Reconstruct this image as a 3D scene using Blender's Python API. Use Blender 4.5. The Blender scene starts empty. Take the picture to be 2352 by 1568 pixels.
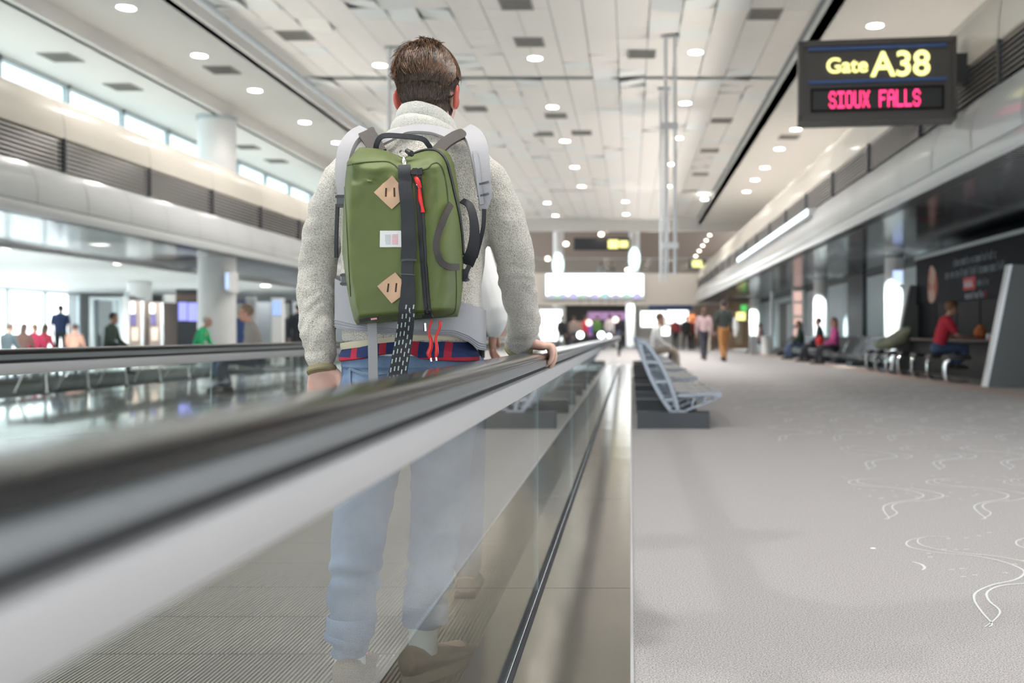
import bpy, bmesh, math, random
from mathutils import Vector, Matrix, noise, Quaternion
from mathutils.bvhtree import BVHTree
rnd = random.Random(7)
PI = math.pi
F = 35.0/36.0*2352          # focal length in pixels of the 2352 wide frame
H = 0.82                    # camera height above the carpet
VX, VY = 1448.0, 767.0      # where the hall's long lines meet
S = bpy.context.scene
COL = S.collection
def W(x, y, d): return Vector(((x-VX)*d/F, d, H-(y-VY)*d/F))
def FL(x, y, z=0.0):
    d = (H-z)*F/(y-VY); return Vector(((x-VX)*d/F, d, z))
def V(*a): return Vector(a)
def lerp(a, b, t): return a+(b-a)*t
def interp(tab, t):
    if t <= tab[0][0]: return tab[0][1]
    for (a, va), (b, vb) in zip(tab, tab[1:]):
        if t <= b: return va+(vb-va)*(t-a)/(b-a)
    return tab[-1][1]

# ------------------------------------------------------------------ mesh builder
class MB:
    def __init__(s): s.v = []; s.f = []; s.m = []; s.mi = 0
    def add(s, vs, fs):
        o = len(s.v); s.v += [Vector(v) for v in vs]
        s.f += [tuple(i+o for i in f) for f in fs]; s.m += [s.mi]*len(fs); return s
    def box(s, x0, x1, y0, y1, z0, z1, M=None):
        vs = [V(x, y, z) for x in (x0, x1) for y in (y0, y1) for z in (z0, z1)]
        if M: vs = [M @ v for v in vs]
        return s.add(vs, [(0,1,3,2),(4,6,7,5),(0,4,5,1),(2,3,7,6),(0,2,6,4),(1,5,7,3)])
    def prism(s, prof, y0, y1, ax='y'):
        n = len(prof)
        if ax == 'y': f = lambda p, q: V(p[0], q, p[1])
        elif ax == 'x': f = lambda p, q: V(q, p[0], p[1])
        else: f = lambda p, q: V(p[0], p[1], q)
        vs = [f(p, y0) for p in prof]+[f(p, y1) for p in prof]
        fs = [(i, (i+1) % n, n+(i+1) % n, n+i) for i in range(n)]
        return s.add(vs, fs+[tuple(range(n))[::-1], tuple(range(n, 2*n))])
    def loft(s, rings, cap=True, close=True):
        n = len(rings[0]); vs = [v for r in rings for v in r]; fs = []
        for k in range(len(rings)-1):
            for i in range(n if close else n-1):
                j = (i+1) % n
                fs.append((k*n+i, k*n+j, (k+1)*n+j, (k+1)*n+i))
        if cap and close:
            fs.append(tuple(range(n))[::-1]); fs.append(tuple(range((len(rings)-1)*n, len(rings)*n)))
        return s.add(vs, fs)
    def tube(s, pts, rad, n=10, cap=True, ref=None, sub=0):
        pts = [Vector(p) for p in pts]
        if not isinstance(rad, (list, tuple)): rad = [rad]*len(pts)
        rad = [r if isinstance(r, tuple) else (r, r) for r in rad]
        if sub: pts, rad = smooth_path(pts, rad, sub)
        rings = []; up = Vector(ref) if ref else None
        for i, p in enumerate(pts):
            t = (pts[min(i+1, len(pts)-1)]-pts[max(i-1, 0)])
            t = t.normalized() if t.length > 1e-9 else V(0,0,1)
            if up is None:
                up = V(0,0,1) if abs(t.z) < .9 else V(1,0,0)
            a = (up-t*up.dot(t))
            if a.length < 1e-5: a = t.orthogonal()
            a.normalize(); b = t.cross(a)
            if ref is None: up = a
            rings.append([p+a*math.cos(q)*rad[i][0]+b*math.sin(q)*rad[i][1] for q in [2*PI*k/n for k in range(n)]])
        if cap:
            for e, q, sg in ((0, 0, -1), (-1, -1, 1)):
                pass
        return s.loft(rings, cap)
    def limb(s, pts, rad, n=12, sub=3):
        s.tube(pts, rad, n, True, None, sub)
        for p, r in ((pts[0], rad[0]), (pts[-1], rad[-1])):
            r = r if isinstance(r, tuple) else (r, r)
            q = min(r)*.98; s.ell(p, (q, q, q), nu=10, nv=6)
        return s
    def ell(s, c, r, M=None, nu=16, nv=10):
        c = Vector(c); vs = []; fs = []
        for j in range(1, nv):
            th = PI*j/nv
            for i in range(nu):
                ph = 2*PI*i/nu
                p = V(r[0]*math.sin(th)*math.cos(ph), r[1]*math.sin(th)*math.sin(ph), r[2]*math.cos(th))
                vs.append(c+(M @ p if M else p))
        top = V(0,0,r[2]); bot = V(0,0,-r[2])
        vs += [c+(M @ top if M else top), c+(M @ bot if M else bot)]
        a = len(vs)-2
        for j in range(nv-2):
            for i in range(nu):
                k = (i+1) % nu
                fs.append((j*nu+i, (j+1)*nu+i, (j+1)*nu+k, j*nu+k))
        for i in range(nu):
            k = (i+1) % nu
            fs.append((a, i, k)); fs.append((a+1, (nv-2)*nu+k, (nv-2)*nu+i))
        return s.add(vs, fs)
    def lathe(s, prof, c=(0,0,0), n=20, cap=True):
        c = Vector(c)
        return s.loft([[c+V(r*math.cos(2*PI*k/n), r*math.sin(2*PI*k/n), z) for k in range(n)] for r, z in prof], cap)
    def ribbon(s, pts, nrm, w, t=.002, sub=0, side=None):
        pts = [Vector(p) for p in pts]; nrm = [Vector(q).normalized() for q in nrm]
        ws = w if isinstance(w, (list, tuple)) else [w]*len(pts)
        if sub:
            P2, N2, W2 = [], [], []
            for i in range(len(pts)-1):
                for k in range(sub):
                    q = k/sub
                    a, b, c, d = pts[max(i-1,0)], pts[i], pts[i+1], pts[min(i+2, len(pts)-1)]
                    P2.append(cr(a, b, c, d, q)); N2.append(nrm[i].lerp(nrm[i+1], q).normalized()); W2.append(lerp(ws[i], ws[i+1], q))
            pts, nrm, ws = P2+[pts[-1]], N2+[nrm[-1]], W2+[ws[-1]]
        rings = []
        for i, p in enumerate(pts):
            tg = (pts[min(i+1, len(pts)-1)]-pts[max(i-1, 0)]).normalized()
            n = nrm[i]; sd = Vector(side) if side else tg.cross(n)
            sd.normalize(); n2 = sd.cross(tg).normalized()
            if n2.dot(n) < 0: n2 = -n2
            h = ws[i]/2
            rings.append([p-sd*h, p+sd*h, p+sd*h*.97+n2*t, p-sd*h*.97+n2*t])
        return s.loft(rings)
    def merge(s, o): return s.add(o.v, o.f)
    def xf(s, M): s.v = [M @ v for v in s.v]; return s
    def mesh(s, name):
        me = bpy.data.meshes.new(name)
        me.from_pydata([tuple(v) for v in s.v], [], s.f); return me
    def build(s, name, mats, parent=None, loc=None, world=True, smooth=35, recalc=True):
        me = bpy.data.meshes.new(name)
        off = V(0,0,0)
        if parent is not None and world: off = root_loc(parent)
        elif parent is None and loc is not None and world: off = Vector(loc)
        me.from_pydata([tuple(v-off) for v in s.v], [], s.f)
        for m in (mats if isinstance(mats, (list, tuple)) else [mats]): me.materials.append(m)
        if any(s.m): me.polygons.foreach_set('material_index', s.m)
        if recalc:
            bm = bmesh.new(); bm.from_mesh(me); bmesh.ops.recalc_face_normals(bm, faces=bm.faces); bm.to_mesh(me); bm.free()
        if smooth is not None:
            me.polygons.foreach_set('use_smooth', [True]*len(me.polygons))
            if smooth < 180: me.set_sharp_from_angle(angle=math.radians(smooth))
        o = bpy.data.objects.new(name, me); COL.objects.link(o)
        if parent is not None: o.parent = parent
        elif loc is not None: o.location = loc
        return o
def root_loc(o):
    while o.parent is not None: o = o.parent
    return o.location.copy()
def cr(a, b, c, d, t):
    return .5*((2*b)+(c-a)*t+(2*a-5*b+4*c-d)*t*t+(3*b-a-3*c+d)*t*t*t)
def smooth_path(pts, rad, sub):
    P, R = [], []
    for i in range(len(pts)-1):
        a, b, c, d = pts[max(i-1,0)], pts[i], pts[i+1], pts[min(i+2, len(pts)-1)]
        for k in range(sub):
            t = k/sub; P.append(cr(a, b, c, d, t))
            R.append((lerp(rad[i][0], rad[i+1][0], t), lerp(rad[i][1], rad[i+1][1], t)))
    return P+[pts[-1]], R+[rad[-1]]
def curve(pts, sub=6):
    pts = [Vector(p) for p in pts]
    return smooth_path(pts, [(0, 0)]*len(pts), sub)[0]
def remesh(mb, vox, smooth=3, dec=None):
    ob = bpy.data.objects.new('tmp', mb.mesh('tmp')); COL.objects.link(ob)
    m = ob.modifiers.new('r', 'REMESH'); m.mode = 'VOXEL'; m.voxel_size = vox
    if smooth:
        q = ob.modifiers.new('s', 'SMOOTH'); q.factor = .5; q.iterations = smooth
    if dec:
        q = ob.modifiers.new('d', 'DECIMATE'); q.ratio = dec
    dg = bpy.context.evaluated_depsgraph_get(); ev = ob.evaluated_get(dg); me = ev.to_mesh()
    r = MB(); r.v = [v.co.copy() for v in me.vertices]; r.f = [tuple(p.vertices) for p in me.polygons]; r.m = [0]*len(r.f)
    ev.to_mesh_clear(); old = ob.data; bpy.data.objects.remove(ob); bpy.data.meshes.remove(old)
    return r
def displace(mb, fn):
    me = mb.mesh('t'); bm = bmesh.new(); bm.from_mesh(me); bmesh.ops.recalc_face_normals(bm, faces=bm.faces)
    bm.normal_update(); ns = [v.normal.copy() for v in bm.verts]; bm.free(); bpy.data.meshes.remove(me)
    mb.v = [v+n*fn(v) for v, n in zip(mb.v, ns)]; return mb
def bvh(mb): return BVHTree.FromPolygons([tuple(v) for v in mb.v], mb.f)
def rnoise(v, s): return noise.noise(Vector(v)*s)

# ------------------------------------------------------------------ tagging
def tag(o, label=None, cat=None, group=None, kind=None):
    if label: o['label'] = label
    if cat: o['category'] = cat
    if group: o['group'] = group
    if kind: o['kind'] = kind
    return o
def thing(name, label, cat, loc, rz=0, group=None):
    o = bpy.data.objects.new(name, None); COL.objects.link(o); o.empty_display_size = .2
    o.location = loc; o.rotation_euler = (0, 0, rz)
    return tag(o, label, cat, group)
def struct(name, mb, mat, smooth=35, **k):
    return tag(mb.build(name, mat, smooth=smooth, **k), kind='structure')
def dup(root, loc, rz=0, label=None, group=None):
    r = root.copy(); COL.objects.link(r); r.location = loc; r.rotation_euler = (0, 0, rz)
    if label: r['label'] = label
    if group: r['group'] = group
    for ch in list(root.children):
        c = ch.copy(); COL.objects.link(c); c.parent = r
        for g in ch.children:
            d = g.copy(); COL.objects.link(d); d.parent = c
    return r

# ------------------------------------------------------------------ materials
def mat(name, col, rough=.5, metal=0., emit=None, es=1., spec=.5, coat=0., bump=None, mix=None, sss=0., sheen=0.):
    """bump=(scale, strength, dist); mix=(colour2, scale, detail, lo, hi) noise-blended second colour"""
    m = bpy.data.materials.new(name); m.use_nodes = True
    nt = m.node_tree; b = nt.nodes['Principled BSDF']; L = nt.links
    b.inputs['Base Color'].default_value = (*col, 1); b.inputs['Roughness'].default_value = rough
    b.inputs['Metallic'].default_value = metal; b.inputs['Specular IOR Level'].default_value = spec
    b.inputs['Coat Weight'].default_value = coat; b.inputs['Coat Roughness'].default_value = .06
    if sss:
        b.inputs['Subsurface Weight'].default_value = sss; b.inputs['Subsurface Radius'].default_value = (1, .3, .15)
        b.inputs['Subsurface Scale'].default_value = .012
    if sheen: b.inputs['Sheen Weight'].default_value = sheen
    if emit: b.inputs['Emission Color'].default_value = (*emit, 1); b.inputs['Emission Strength'].default_value = es
    if bump or mix:
        tc = nt.nodes.new('ShaderNodeTexCoord')
    if mix:
        n = nt.nodes.new('ShaderNodeTexNoise'); n.inputs['Scale'].default_value = mix[1]; n.inputs['Detail'].default_value = mix[2]
        L.new(tc.outputs['Object'], n.inputs['Vector'])
        mr = nt.nodes.new('ShaderNodeMapRange'); mr.inputs[1].default_value = mix[3]; mr.inputs[2].default_value = mix[4]
        L.new(n.outputs['Fac'], mr.inputs[0])
        mx = nt.nodes.new('ShaderNodeMix'); mx.data_type = 'RGBA'
        mx.inputs[6].default_value = (*col, 1); mx.inputs[7].default_value = (*mix[0], 1)
        L.new(mr.outputs[0], mx.inputs[0]); L.new(mx.outputs[2], b.inputs['Base Color'])
    if bump:
        n = nt.nodes.new('ShaderNodeTexNoise'); n.inputs['Scale'].default_value = bump[0]; n.inputs['Detail'].default_value = 3
        L.new(tc.outputs['Object'], n.inputs['Vector'])
        bp = nt.nodes.new('ShaderNodeBump'); bp.inputs['Strength'].default_value = bump[1]; bp.inputs['Distance'].default_value = bump[2]
        L.new(n.outputs['Fac'], bp.inputs['Height']); L.new(bp.outputs['Normal'], b.inputs['Normal'])
    return m
def emis(name, col, s): return mat(name, (.02,.02,.02), .5, emit=col, es=s)
def glass_mat(name, tint=(.96, .985, .97), k=1.0):
    m = bpy.data.materials.new(name); m.use_nodes = True; nt = m.node_tree; L = nt.links
    nt.nodes.remove(nt.nodes['Principled BSDF']); out = nt.nodes['Material Output']
    N = lambda t: nt.nodes.new('ShaderNode'+t)
    g = N('NewGeometry'); d = N('VectorMath'); d.operation = 'DOT_PRODUCT'
    L.new(g.outputs['Incoming'], d.inputs[0]); L.new(g.outputs['Normal'], d.inputs[1])
    def mth(op, a, b=None):
        q = N('Math'); q.operation = op
        for i, x in enumerate((a, b)):
            if x is None: continue
            if isinstance(x, (int, float)): q.inputs[i].default_value = x
            else: L.new(x, q.inputs[i])
        return q.outputs[0]
    a = mth('ABSOLUTE', d.outputs['Value']); p = mth('POWER', mth('SUBTRACT', 1., a), 5.)
    fr = mth('MULTIPLY', mth('ADD', mth('MULTIPLY', p, .96), .04), k)
    t = N('BsdfTransparent'); t.inputs['Color'].default_value = (*tint, 1)
    gl = N('BsdfGlossy'); gl.inputs['Roughness'].default_value = 0.0; gl.inputs['Color'].default_value = (1, 1, 1, 1)
    mx = N('MixShader'); L.new(fr, mx.inputs[0]); L.new(t.outputs[0], mx.inputs[1]); L.new(gl.outputs[0], mx.inputs[2])
    L.new(mx.outputs[0], out.inputs['Surface']); return m

M = {}
M['carpet'] = mat('carpet', (.49,.47,.465), .95, mix=((.26,.25,.255), 230, 3, .42, .60), bump=(420, .5, .004))
M['carpet_band'] = mat('carpet_band', (.42,.33,.29), .95, bump=(420, .5, .004))
M['carpet_line'] = mat('carpet_line', (.66,.70,.70), .95)
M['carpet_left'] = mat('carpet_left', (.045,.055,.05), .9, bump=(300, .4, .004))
M['ceil'] = mat('ceiling_paint', (.86,.835,.80), .7)
M['tile'] = mat('ceiling_tile', (.89,.86,.82), .8)
M['tile_b'] = mat('ceiling_tile_cool', (.86,.88,.86), .8)
M['dark_gap'] = mat('ceiling_reveal', (.30,.31,.31), .7)
M['wall'] = mat('wall_paint', (.62,.71,.75), .55)
M['white'] = mat('white_paint', (.85,.85,.84), .45)
M['fascia'] = mat('fascia_panel', (.63,.64,.635), .22, coat=.2)
M['cream'] = mat('cream_panel', (.84,.77,.67), .25, coat=.3)
M['seam'] = mat('seam', (.35,.35,.35), .6)
M['louvre'] = mat('louvre_metal', (.42,.40,.39), .35, metal=.7)
M['dark'] = mat('dark_void', (.03,.03,.032), .6)
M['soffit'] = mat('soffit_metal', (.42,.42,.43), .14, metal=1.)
M['soffit_dark'] = mat('soffit_metal_dark', (.20,.20,.205), .14, metal=1.)  # shade of the windowless right side is put into this colour
M['steel'] = mat('brushed_steel', (.62,.60,.57), .2, metal=1., bump=(3, .12, .02))
M['strip'] = mat('polished_deck', (.32,.295,.255), .15, metal=1., bump=(2.2, .10, .03))
M['alu'] = mat('aluminium', (.74,.74,.76), .38, metal=.55)
M['bench'] = mat('bench_frame', (.30,.335,.39), .35, metal=.5)
M['guide'] = mat('guide_metal', (.36,.39,.41), .3, metal=.7)
M['chrome'] = mat('chrome', (.80,.80,.80), .1, metal=1.)
M['rubber'] = mat('handrail_rubber', (.016,.016,.017), .13, spec=.5)
M['gasket'] = mat('gasket', (.05,.05,.055), .75, spec=.2)
M['tread'] = mat('tread_aluminium', (.34,.31,.27), .4, metal=.6)
M['tread_gap'] = mat('tread_gap', (.05,.048,.045), .8)
M['glass'] = glass_mat('balustrade_glass', (.93,.965,.955))
M['glass_edge'] = mat('glass_edge', (.40,.55,.58), .2)
M['winglass'] = glass_mat('window_glass', (.96,.99,.99))
M['tintglass'] = glass_mat('tinted_clerestory_glass', (.74,.80,.81))
M['mullion'] = mat('mullion', (.50,.56,.58), .4, metal=.3)
M['black'] = mat('black_plastic', (.02,.02,.022), .4)
M['blackgloss'] = mat('black_gloss', (.006,.006,.008), .5, spec=.12)
M['panel_grey'] = mat('kiosk_panel_grey', (.16,.165,.165), .45)
M['charcoal'] = mat('charcoal', (.05,.055,.065), .5)
M['grey'] = mat('mid_grey', (.33,.34,.35), .45)
M['signbody'] = mat('sign_body', (.075,.065,.06), .42)
M['blue'] = mat('blue_stripe', (.055,.11,.30), .5)
M['yellow'] = emis('yellow_letters', (1.0,.93,.30), 1.15)
M['red_led'] = emis('red_led', (1.0,.03,.16), 1.8)
M['lamp'] = emis('lamp_lens', (1.0,.95,.86), 14)
M['lamp_rim'] = mat('lamp_rim', (.85,.84,.82), .3)
M['vent'] = mat('vent_grille', (.30,.29,.27), .6)
M['skin'] = mat('skin', (.70,.42,.335), .5, sss=.25, bump=(90, .12, .003), mix=((.76,.50,.42), 30, 2, .35, .65))
M['ear'] = mat('ear_skin', (.55,.12,.09), .5, sss=.3)  # natural ear red, deepened with light shining through put into the colour
M['skin_b'] = mat('skin_far', (.55,.32,.24), .6)
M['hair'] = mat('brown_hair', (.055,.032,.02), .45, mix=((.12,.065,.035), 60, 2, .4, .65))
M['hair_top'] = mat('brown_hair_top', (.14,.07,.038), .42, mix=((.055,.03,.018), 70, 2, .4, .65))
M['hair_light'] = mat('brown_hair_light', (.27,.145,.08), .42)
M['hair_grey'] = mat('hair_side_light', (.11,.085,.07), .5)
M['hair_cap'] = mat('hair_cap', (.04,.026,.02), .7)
M['fleece'] = mat('heather_fleece', (.73,.695,.63), .95, mix=((.31,.27,.22), 330, 5, .44, .70), bump=(260, .8, .006), sheen=.3)
M['fleece2'] = mat('collar_fleece', (.68,.66,.61), .95, mix=((.42,.40,.35), 340, 4, .45, .75), bump=(300, .6, .004), sheen=.3)
M['olive'] = mat('olive_binding', (.33,.29,.17), .7)
M['khaki'] = mat('khaki_hem', (.62,.56,.42), .8)
M['denim'] = mat('denim', (.12,.20,.35), .85, mix=((.24,.34,.50), 8, 3, .35, .7), bump=(500, .5, .003))
M['denim_d'] = mat('denim_seam', (.22,.30,.42), .85, bump=(400, .5, .003))
M['sock'] = mat('white_sock', (.74,.78,.80), .9)
M['shoe'] = mat('suede_shoe', (.20,.15,.11), .8, bump=(200, .3, .003))
M['sole'] = mat('shoe_sole', (.30,.26,.21), .7)
M['green'] = mat('green_nylon', (.125,.160,.038), .5, mix=((.10,.132,.032), 5, 2, .4, .65), bump=(900, .35, .0015))
M['zip'] = mat('black_zip', (.02,.02,.024), .55)
M['web'] = mat('black_webbing', (.025,.027,.034), .6, bump=(700, .5, .002))
M['webbr'] = mat('brown_black_webbing', (.06,.05,.047), .6, bump=(700, .5, .002))
M['strap'] = mat('grey_strap', (.40,.39,.41), .6, bump=(500, .3, .002))
M['lilac'] = mat('grey_belt', (.37,.37,.40), .6, bump=(500, .3, .002))
M['leather'] = mat('tan_leather', (.66,.42,.27), .6, bump=(120, .2, .002))
M['slit'] = mat('dark_slit', (.05,.03,.02), .8)
M['label'] = mat('white_label', (.86,.84,.84), .6)
M['lred'] = mat('label_red', (.80,.35,.38), .6)
M['lgrey'] = mat('label_grey', (.60,.62,.64), .6)
M['red'] = mat('red_cord', (.80,.03,.03), .45)
M['buckle'] = mat('buckle', (.06,.075,.09), .35)
M['reflect'] = mat('reflective_dash', (.42,.50,.50), .4)
M['orange'] = mat('orange_cloth', (.75,.22,.06), .7, mix=((.40,.12,.05), 12, 2, .4, .6))
M['paper'] = mat('paper_scrap', (.9,.9,.88), .8)
def plaid():
    m = mat('plaid_flannel', (.018,.032,.11), .9, bump=(300, .4, .003)); nt = m.node_tree; L = nt.links
    b = nt.nodes['Principled BSDF']; tc = nt.nodes.new('ShaderNodeTexCoord'); sp = nt.nodes.new('ShaderNodeSeparateXYZ')
    L.new(tc.outputs['Object'], sp.inputs[0])
    def band(o, period, w, ph):
        a = nt.nodes.new('ShaderNodeMath'); a.operation = 'ADD'; a.inputs[1].default_value = ph; L.new(o, a.inputs[0])
        q = nt.nodes.new('ShaderNodeMath'); q.operation = 'FLOORED_MODULO'; q.inputs[1].default_value = period; L.new(a.outputs[0], q.inputs[0])
        c = nt.nodes.new('ShaderNodeMath'); c.operation = 'LESS_THAN'; c.inputs[1].default_value = w; L.new(q.outputs[0], c.inputs[0]); return c.outputs[0]
    x = band(sp.outputs[0], .083, .019, .0); z = band(sp.outputs[2], .075, .013, .005)
    ad = nt.nodes.new('ShaderNodeMath'); ad.operation = 'ADD'; L.new(x, ad.inputs[0]); L.new(z, ad.inputs[1])
    ml = nt.nodes.new('ShaderNodeMath'); ml.operation = 'MULTIPLY'; ml.use_clamp = True; ml.inputs[1].default_value = .8; L.new(ad.outputs[0], ml.inputs[0])
    mx = nt.nodes.new('ShaderNodeMix'); mx.data_type = 'RGBA'
    mx.inputs[6].default_value = (.018,.034,.12,1); mx.inputs[7].default_value = (.52,.02,.035,1)
    L.new(ml.outputs[0], mx.inputs[0]); L.new(mx.outputs[2], b.inputs['Base Color']); return m
M['plaid'] = plaid()
_cc = {}
def cloth(col, rough=.85):
    k = tuple(round(c, 3) for c in col)
    if k not in _cc: _cc[k] = mat('cloth', col, rough)
    return _cc[k]
SKY = 2.3
EXPO = 0.85
LAMPS = []
def LIGHTS():
    # unseen spots added under the soffit to brighten the right wall's slim columns
    for y in (24.5, 34.0, 52.0):
        spot('column_spot', (5.75, y-1.1, ZS-.06), 700, (.85,1,1), 1.1, (math.radians(33), 0, math.radians(-34)))
    # the recessed downlights
    P = list(LAMPS)
    for y in (2.5,):  # out-of-frame row added without fixtures to brighten the near floor
        for x in (-8.6, -5.5, -2.2, 1.0, 4.6): P.append(V(x, y, 6.5))
    for p in P:
        spot('downlight_lamp', p-V(0,0,.05), 350 if -7.7 < p.x < 3.5 else 95 if p.x < 0 else 190, (1,.965,.93), 2.5, blend=.6, r=.15)
    for x, y in ((-11.6, 23.2), (-11.9, 24.9)): spot('column_spot', (x, y, ZS-.06), 420, (.92,1,1), 1.6, (math.radians(22 if y < 24 else 0), math.radians(22), 0))  # unseen spots added to brighten the thick left column
    for x in (-7, -2, 3): spot('bridge_lamp', (x, 56, 6.1), 110, (1,.96,.9), 2.3, (math.radians(28), 0, 0))  # unseen spots added to brighten the far bridge
    spot('column_spot', (.1, 55.6, 2.9), 300, (.9,1,1), 1.2, (math.radians(40), 0, 0))  # unseen spot added to brighten the slim column at the far end
    # unseen spots added under the low left ceiling to brighten the wing
    for x in (-15, -18.5, -22):
        for y in (8, 16, 24, 32, 40): spot('wing_lamp', (x, y, 2.70), 420, (.95,1,1), 2.7, blend=.6, r=.15)
    # hidden area lights added on the ledges to brighten the tiled ceiling
    for x, s in ((XL-.95, 1), (XR+1.0, -1)):
        for y in (2, 18, 34, 48):
            area('cove_light', x, y, 4.70, .25, 15, 130, (1,.96,.91), (PI, s*1.2, 0)).data.spread = .54
# ================================================================== the hall
Y0, Y1 = -7.0, 52.0          # the hall's near end (behind the camera) and the end of its tiled ceiling
YF = 60.0                    # the cross bridge
XL, XR, XW = -9.5, 3.93, 7.4 # left fascia, right fascia, right wall
ZS = 2.72                    # soffit height
# ---- floor
b = MB()
b.add([(0.008,Y0,0),(5.0,Y0,0),(5.0,72,0),(0.008,72,0)], [(0,1,2,3)])
b.add([(5.55,Y0,0),(XW,Y0,0),(XW,72,0),(5.55,72,0)], [(0,1,2,3)])
b.add([(-2.9,26.6,0),(.008,26.6,0),(.008,72,0),(-2.9,72,0)], [(0,1,2,3)])
b.mi = 1; b.add([(5.0,Y0,0),(5.55,Y0,0),(5.55,72,0),(5.0,72,0)], [(0,1,2,3)])
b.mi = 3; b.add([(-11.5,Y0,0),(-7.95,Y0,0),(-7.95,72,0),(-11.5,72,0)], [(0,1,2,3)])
b.mi = 4; b.add([(-7.95,Y0,0),(-2.9,Y0,0),(-2.9,72,0),(-7.95,72,0)], [(0,1,2,3)])
b.mi = 4; b.add([(-26,Y0,0),(-11.5,Y0,0),(-11.5,72,0),(-26,72,0)], [(0,1,2,3)])
b.mi = 2
def fribbon(pts, w, mb=b):
    P = curve([V(p[0], p[1], 0) for p in pts], 7); rows = []
    for i, p in enumerate(P):
        t = (P[min(i+1, len(P)-1)]-P[max(i-1, 0)]).normalized(); s = V(-t.y, t.x, 0)*w/2
        e = .25+.75*math.sin(PI*(i+.5)/len(P))**.5
        rows.append((p+s*e+V(0,0,.0012), p-s*e+V(0,0,.0012)))
    mb.add([q for r in rows for q in r], [(2*i, 2*i+1, 2*i+3, 2*i+2) for i in range(len(P)-1)])
nearA = [FL(*p) for p in ((2180,1232),(2120,1234),(2085,1243),(2090,1256),(2150,1268),(2235,1276),(2300,1289),(2345,1306),(2352,1318),(2330,1332),(2280,1343),(2243,1360),(2238,1378),(2255,1405),(2278,1432),(2272,1440))]
nearB = [FL(*p) for p in ((2150,1231),(2110,1238),(2118,1252),(2180,1266),(2290,1278),(2380,1296),(2420,1315),(2380,1336),(2300,1345),(2268,1360),(2272,1380),(2296,1402),(2288,1420),(2262,1440))]
org = nearA[0]
def motif(dx, dy, s=1.0):
    for c in (nearA, nearB):
        fribbon([(org.x+dx+(p.x-org.x)*s, org.y+dy+(p.y-org.y)*s) for p in c], .0085)
    for k in range(26):
        x = org.x+dx+rnd.uniform(-.22, .42); y = org.y+dy+rnd.uniform(-.75, .12)
        b.box(x, x+.018, y, y+.006, .0006, .0012)
for r in range(9):
    for k in range(-2, 9):
        x = k*.43+(.13 if r % 2 else 0); y = r*1.62
        if .95+.0*r < org.x+x-(.35 if r else 0) < 4.4 and not (r == 0 and k not in (0, 1)): motif(x, y)
fribbon([FL(*p) for p in ((2096,1290),(2116,1296),(2124,1304),(2118,1309))], .011)
tag(b.build('floor', [M['carpet'], M['carpet_band'], M['carpet_line'], M['carpet_left'], mat('polished_terrazzo', (.52,.54,.53), .05)], smooth=None, recalc=False), kind='structure')
g = MB(); g.add([(-120,-60,-.3),(-26,-60,-.3),(-26,120,-.3),(-120,120,-.3)], [(0,1,2,3)])
struct('ground', g, mat('snowy_apron', (.85,.87,.88), .9))  # unseen ground made pale to bounce daylight up into the left wing

# ---- ceiling
ZC, ZL, ZLL, ZR = 6.82, 6.53, 6.21, 6.60
XCL, XCR = -7.65, 3.43
def on_ceil(x, y, z): d = (z-H)*F/(VY-y); return V((x-VX)*d/F, d, z)
CLAMPS = [(873,150),(1229,134),(1598,120),(1269,246),(1574,237),(1298,324),(1557,317),(1320,384),(1543,377),(1336,428),(1534,428),(1257,466),(1276,495),(1436,463),(1438,492)]
CVENTS = [(677,82),(1185,10),(1216,97),(1757,33),(1474,124),(1277,266),(1248,308),(1336,305),(1657,277),(1609,400),(1630,346),(1092,250)]
FIX = [on_ceil(x, y, ZC) for x, y in CLAMPS+CVENTS]
c = MB()
ts = .61; rows = [(Y0, 23.2), (23.5, 41.6), (41.9, Y1)]
for (ya, yb) in rows:
    ny = int(round((yb-ya)/ts)); sy = (yb-ya)/ny; nx = int(round((XCR-XCL)/ts)); sx = (XCR-XCL)/nx
    for j in range(ny):
        for i in range(nx):
            x0 = XCL+i*sx; y0 = ya+j*sy; n = rnoise((i*.33, j*.33, ya), 1.0)
            cx, cy = x0+sx/2, y0+sy/2
            Mx = Matrix.Translation((cx, cy, ZC+.03)); c.mi = 0
            if n > .07 and min((abs(q.x-cx)+abs(q.y-cy)) for q in FIX) > 1.05 and rnd.random() < .8:
                c.mi = 1 if rnd.random() < .5 else 0
                Mx = Mx @ Matrix.Rotation(rnd.uniform(-.24, .10), 4, 'X') @ Matrix.Rotation(rnd.uniform(-.16, .16), 4, 'Y')
            h = sx/2-.008; k = sy/2-.008
            c.box(-h, h, -k, k, -.03, .0, Mx)
c.mi = 2
for (ya, yb) in rows: c.box(XCL-.12, XCR+.12, ya-.15, yb+.15, ZC+.10, ZC+.13)
for y in (23.2, 41.6): c.box(XCL-.1, XCR+.1, y, y+.3, ZC+.05, ZC+.09)
c.mi = 3
c.box(XCL-.35, XCL-.12, Y0, Y1, ZL, ZC-.06)                 # left cove upstand
c.box(-9.98, XCL-.2, Y0, Y1, ZL, ZL+.06)
c.box(-10.2, -9.98, Y0, Y1, ZLL, ZL+.06)
c.box(-12.4, -10.1, Y0, Y1, ZLL, ZLL+.06)
c.box(XCR+.10, 8.6, Y0, Y1, ZR, ZR+.06)
c.box(XCR+.10, XCR+.3, Y0, Y1, ZR, ZC+.0)
c.mi = 2
c.box(XCL-.3, XCL, Y0, Y1, ZC+.06, ZC+.12); c.box(XCR, XCR+.3, Y0, Y1, ZC+.06, ZC+.12)
c.mi = 3; c.box(-13, 9, Y1, Y1+.3, 6.2, 7.4)
struct('ceiling', c, [M['tile'], M['tile_b'], M['dark_gap'], M['ceil']], smooth=None)

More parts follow.
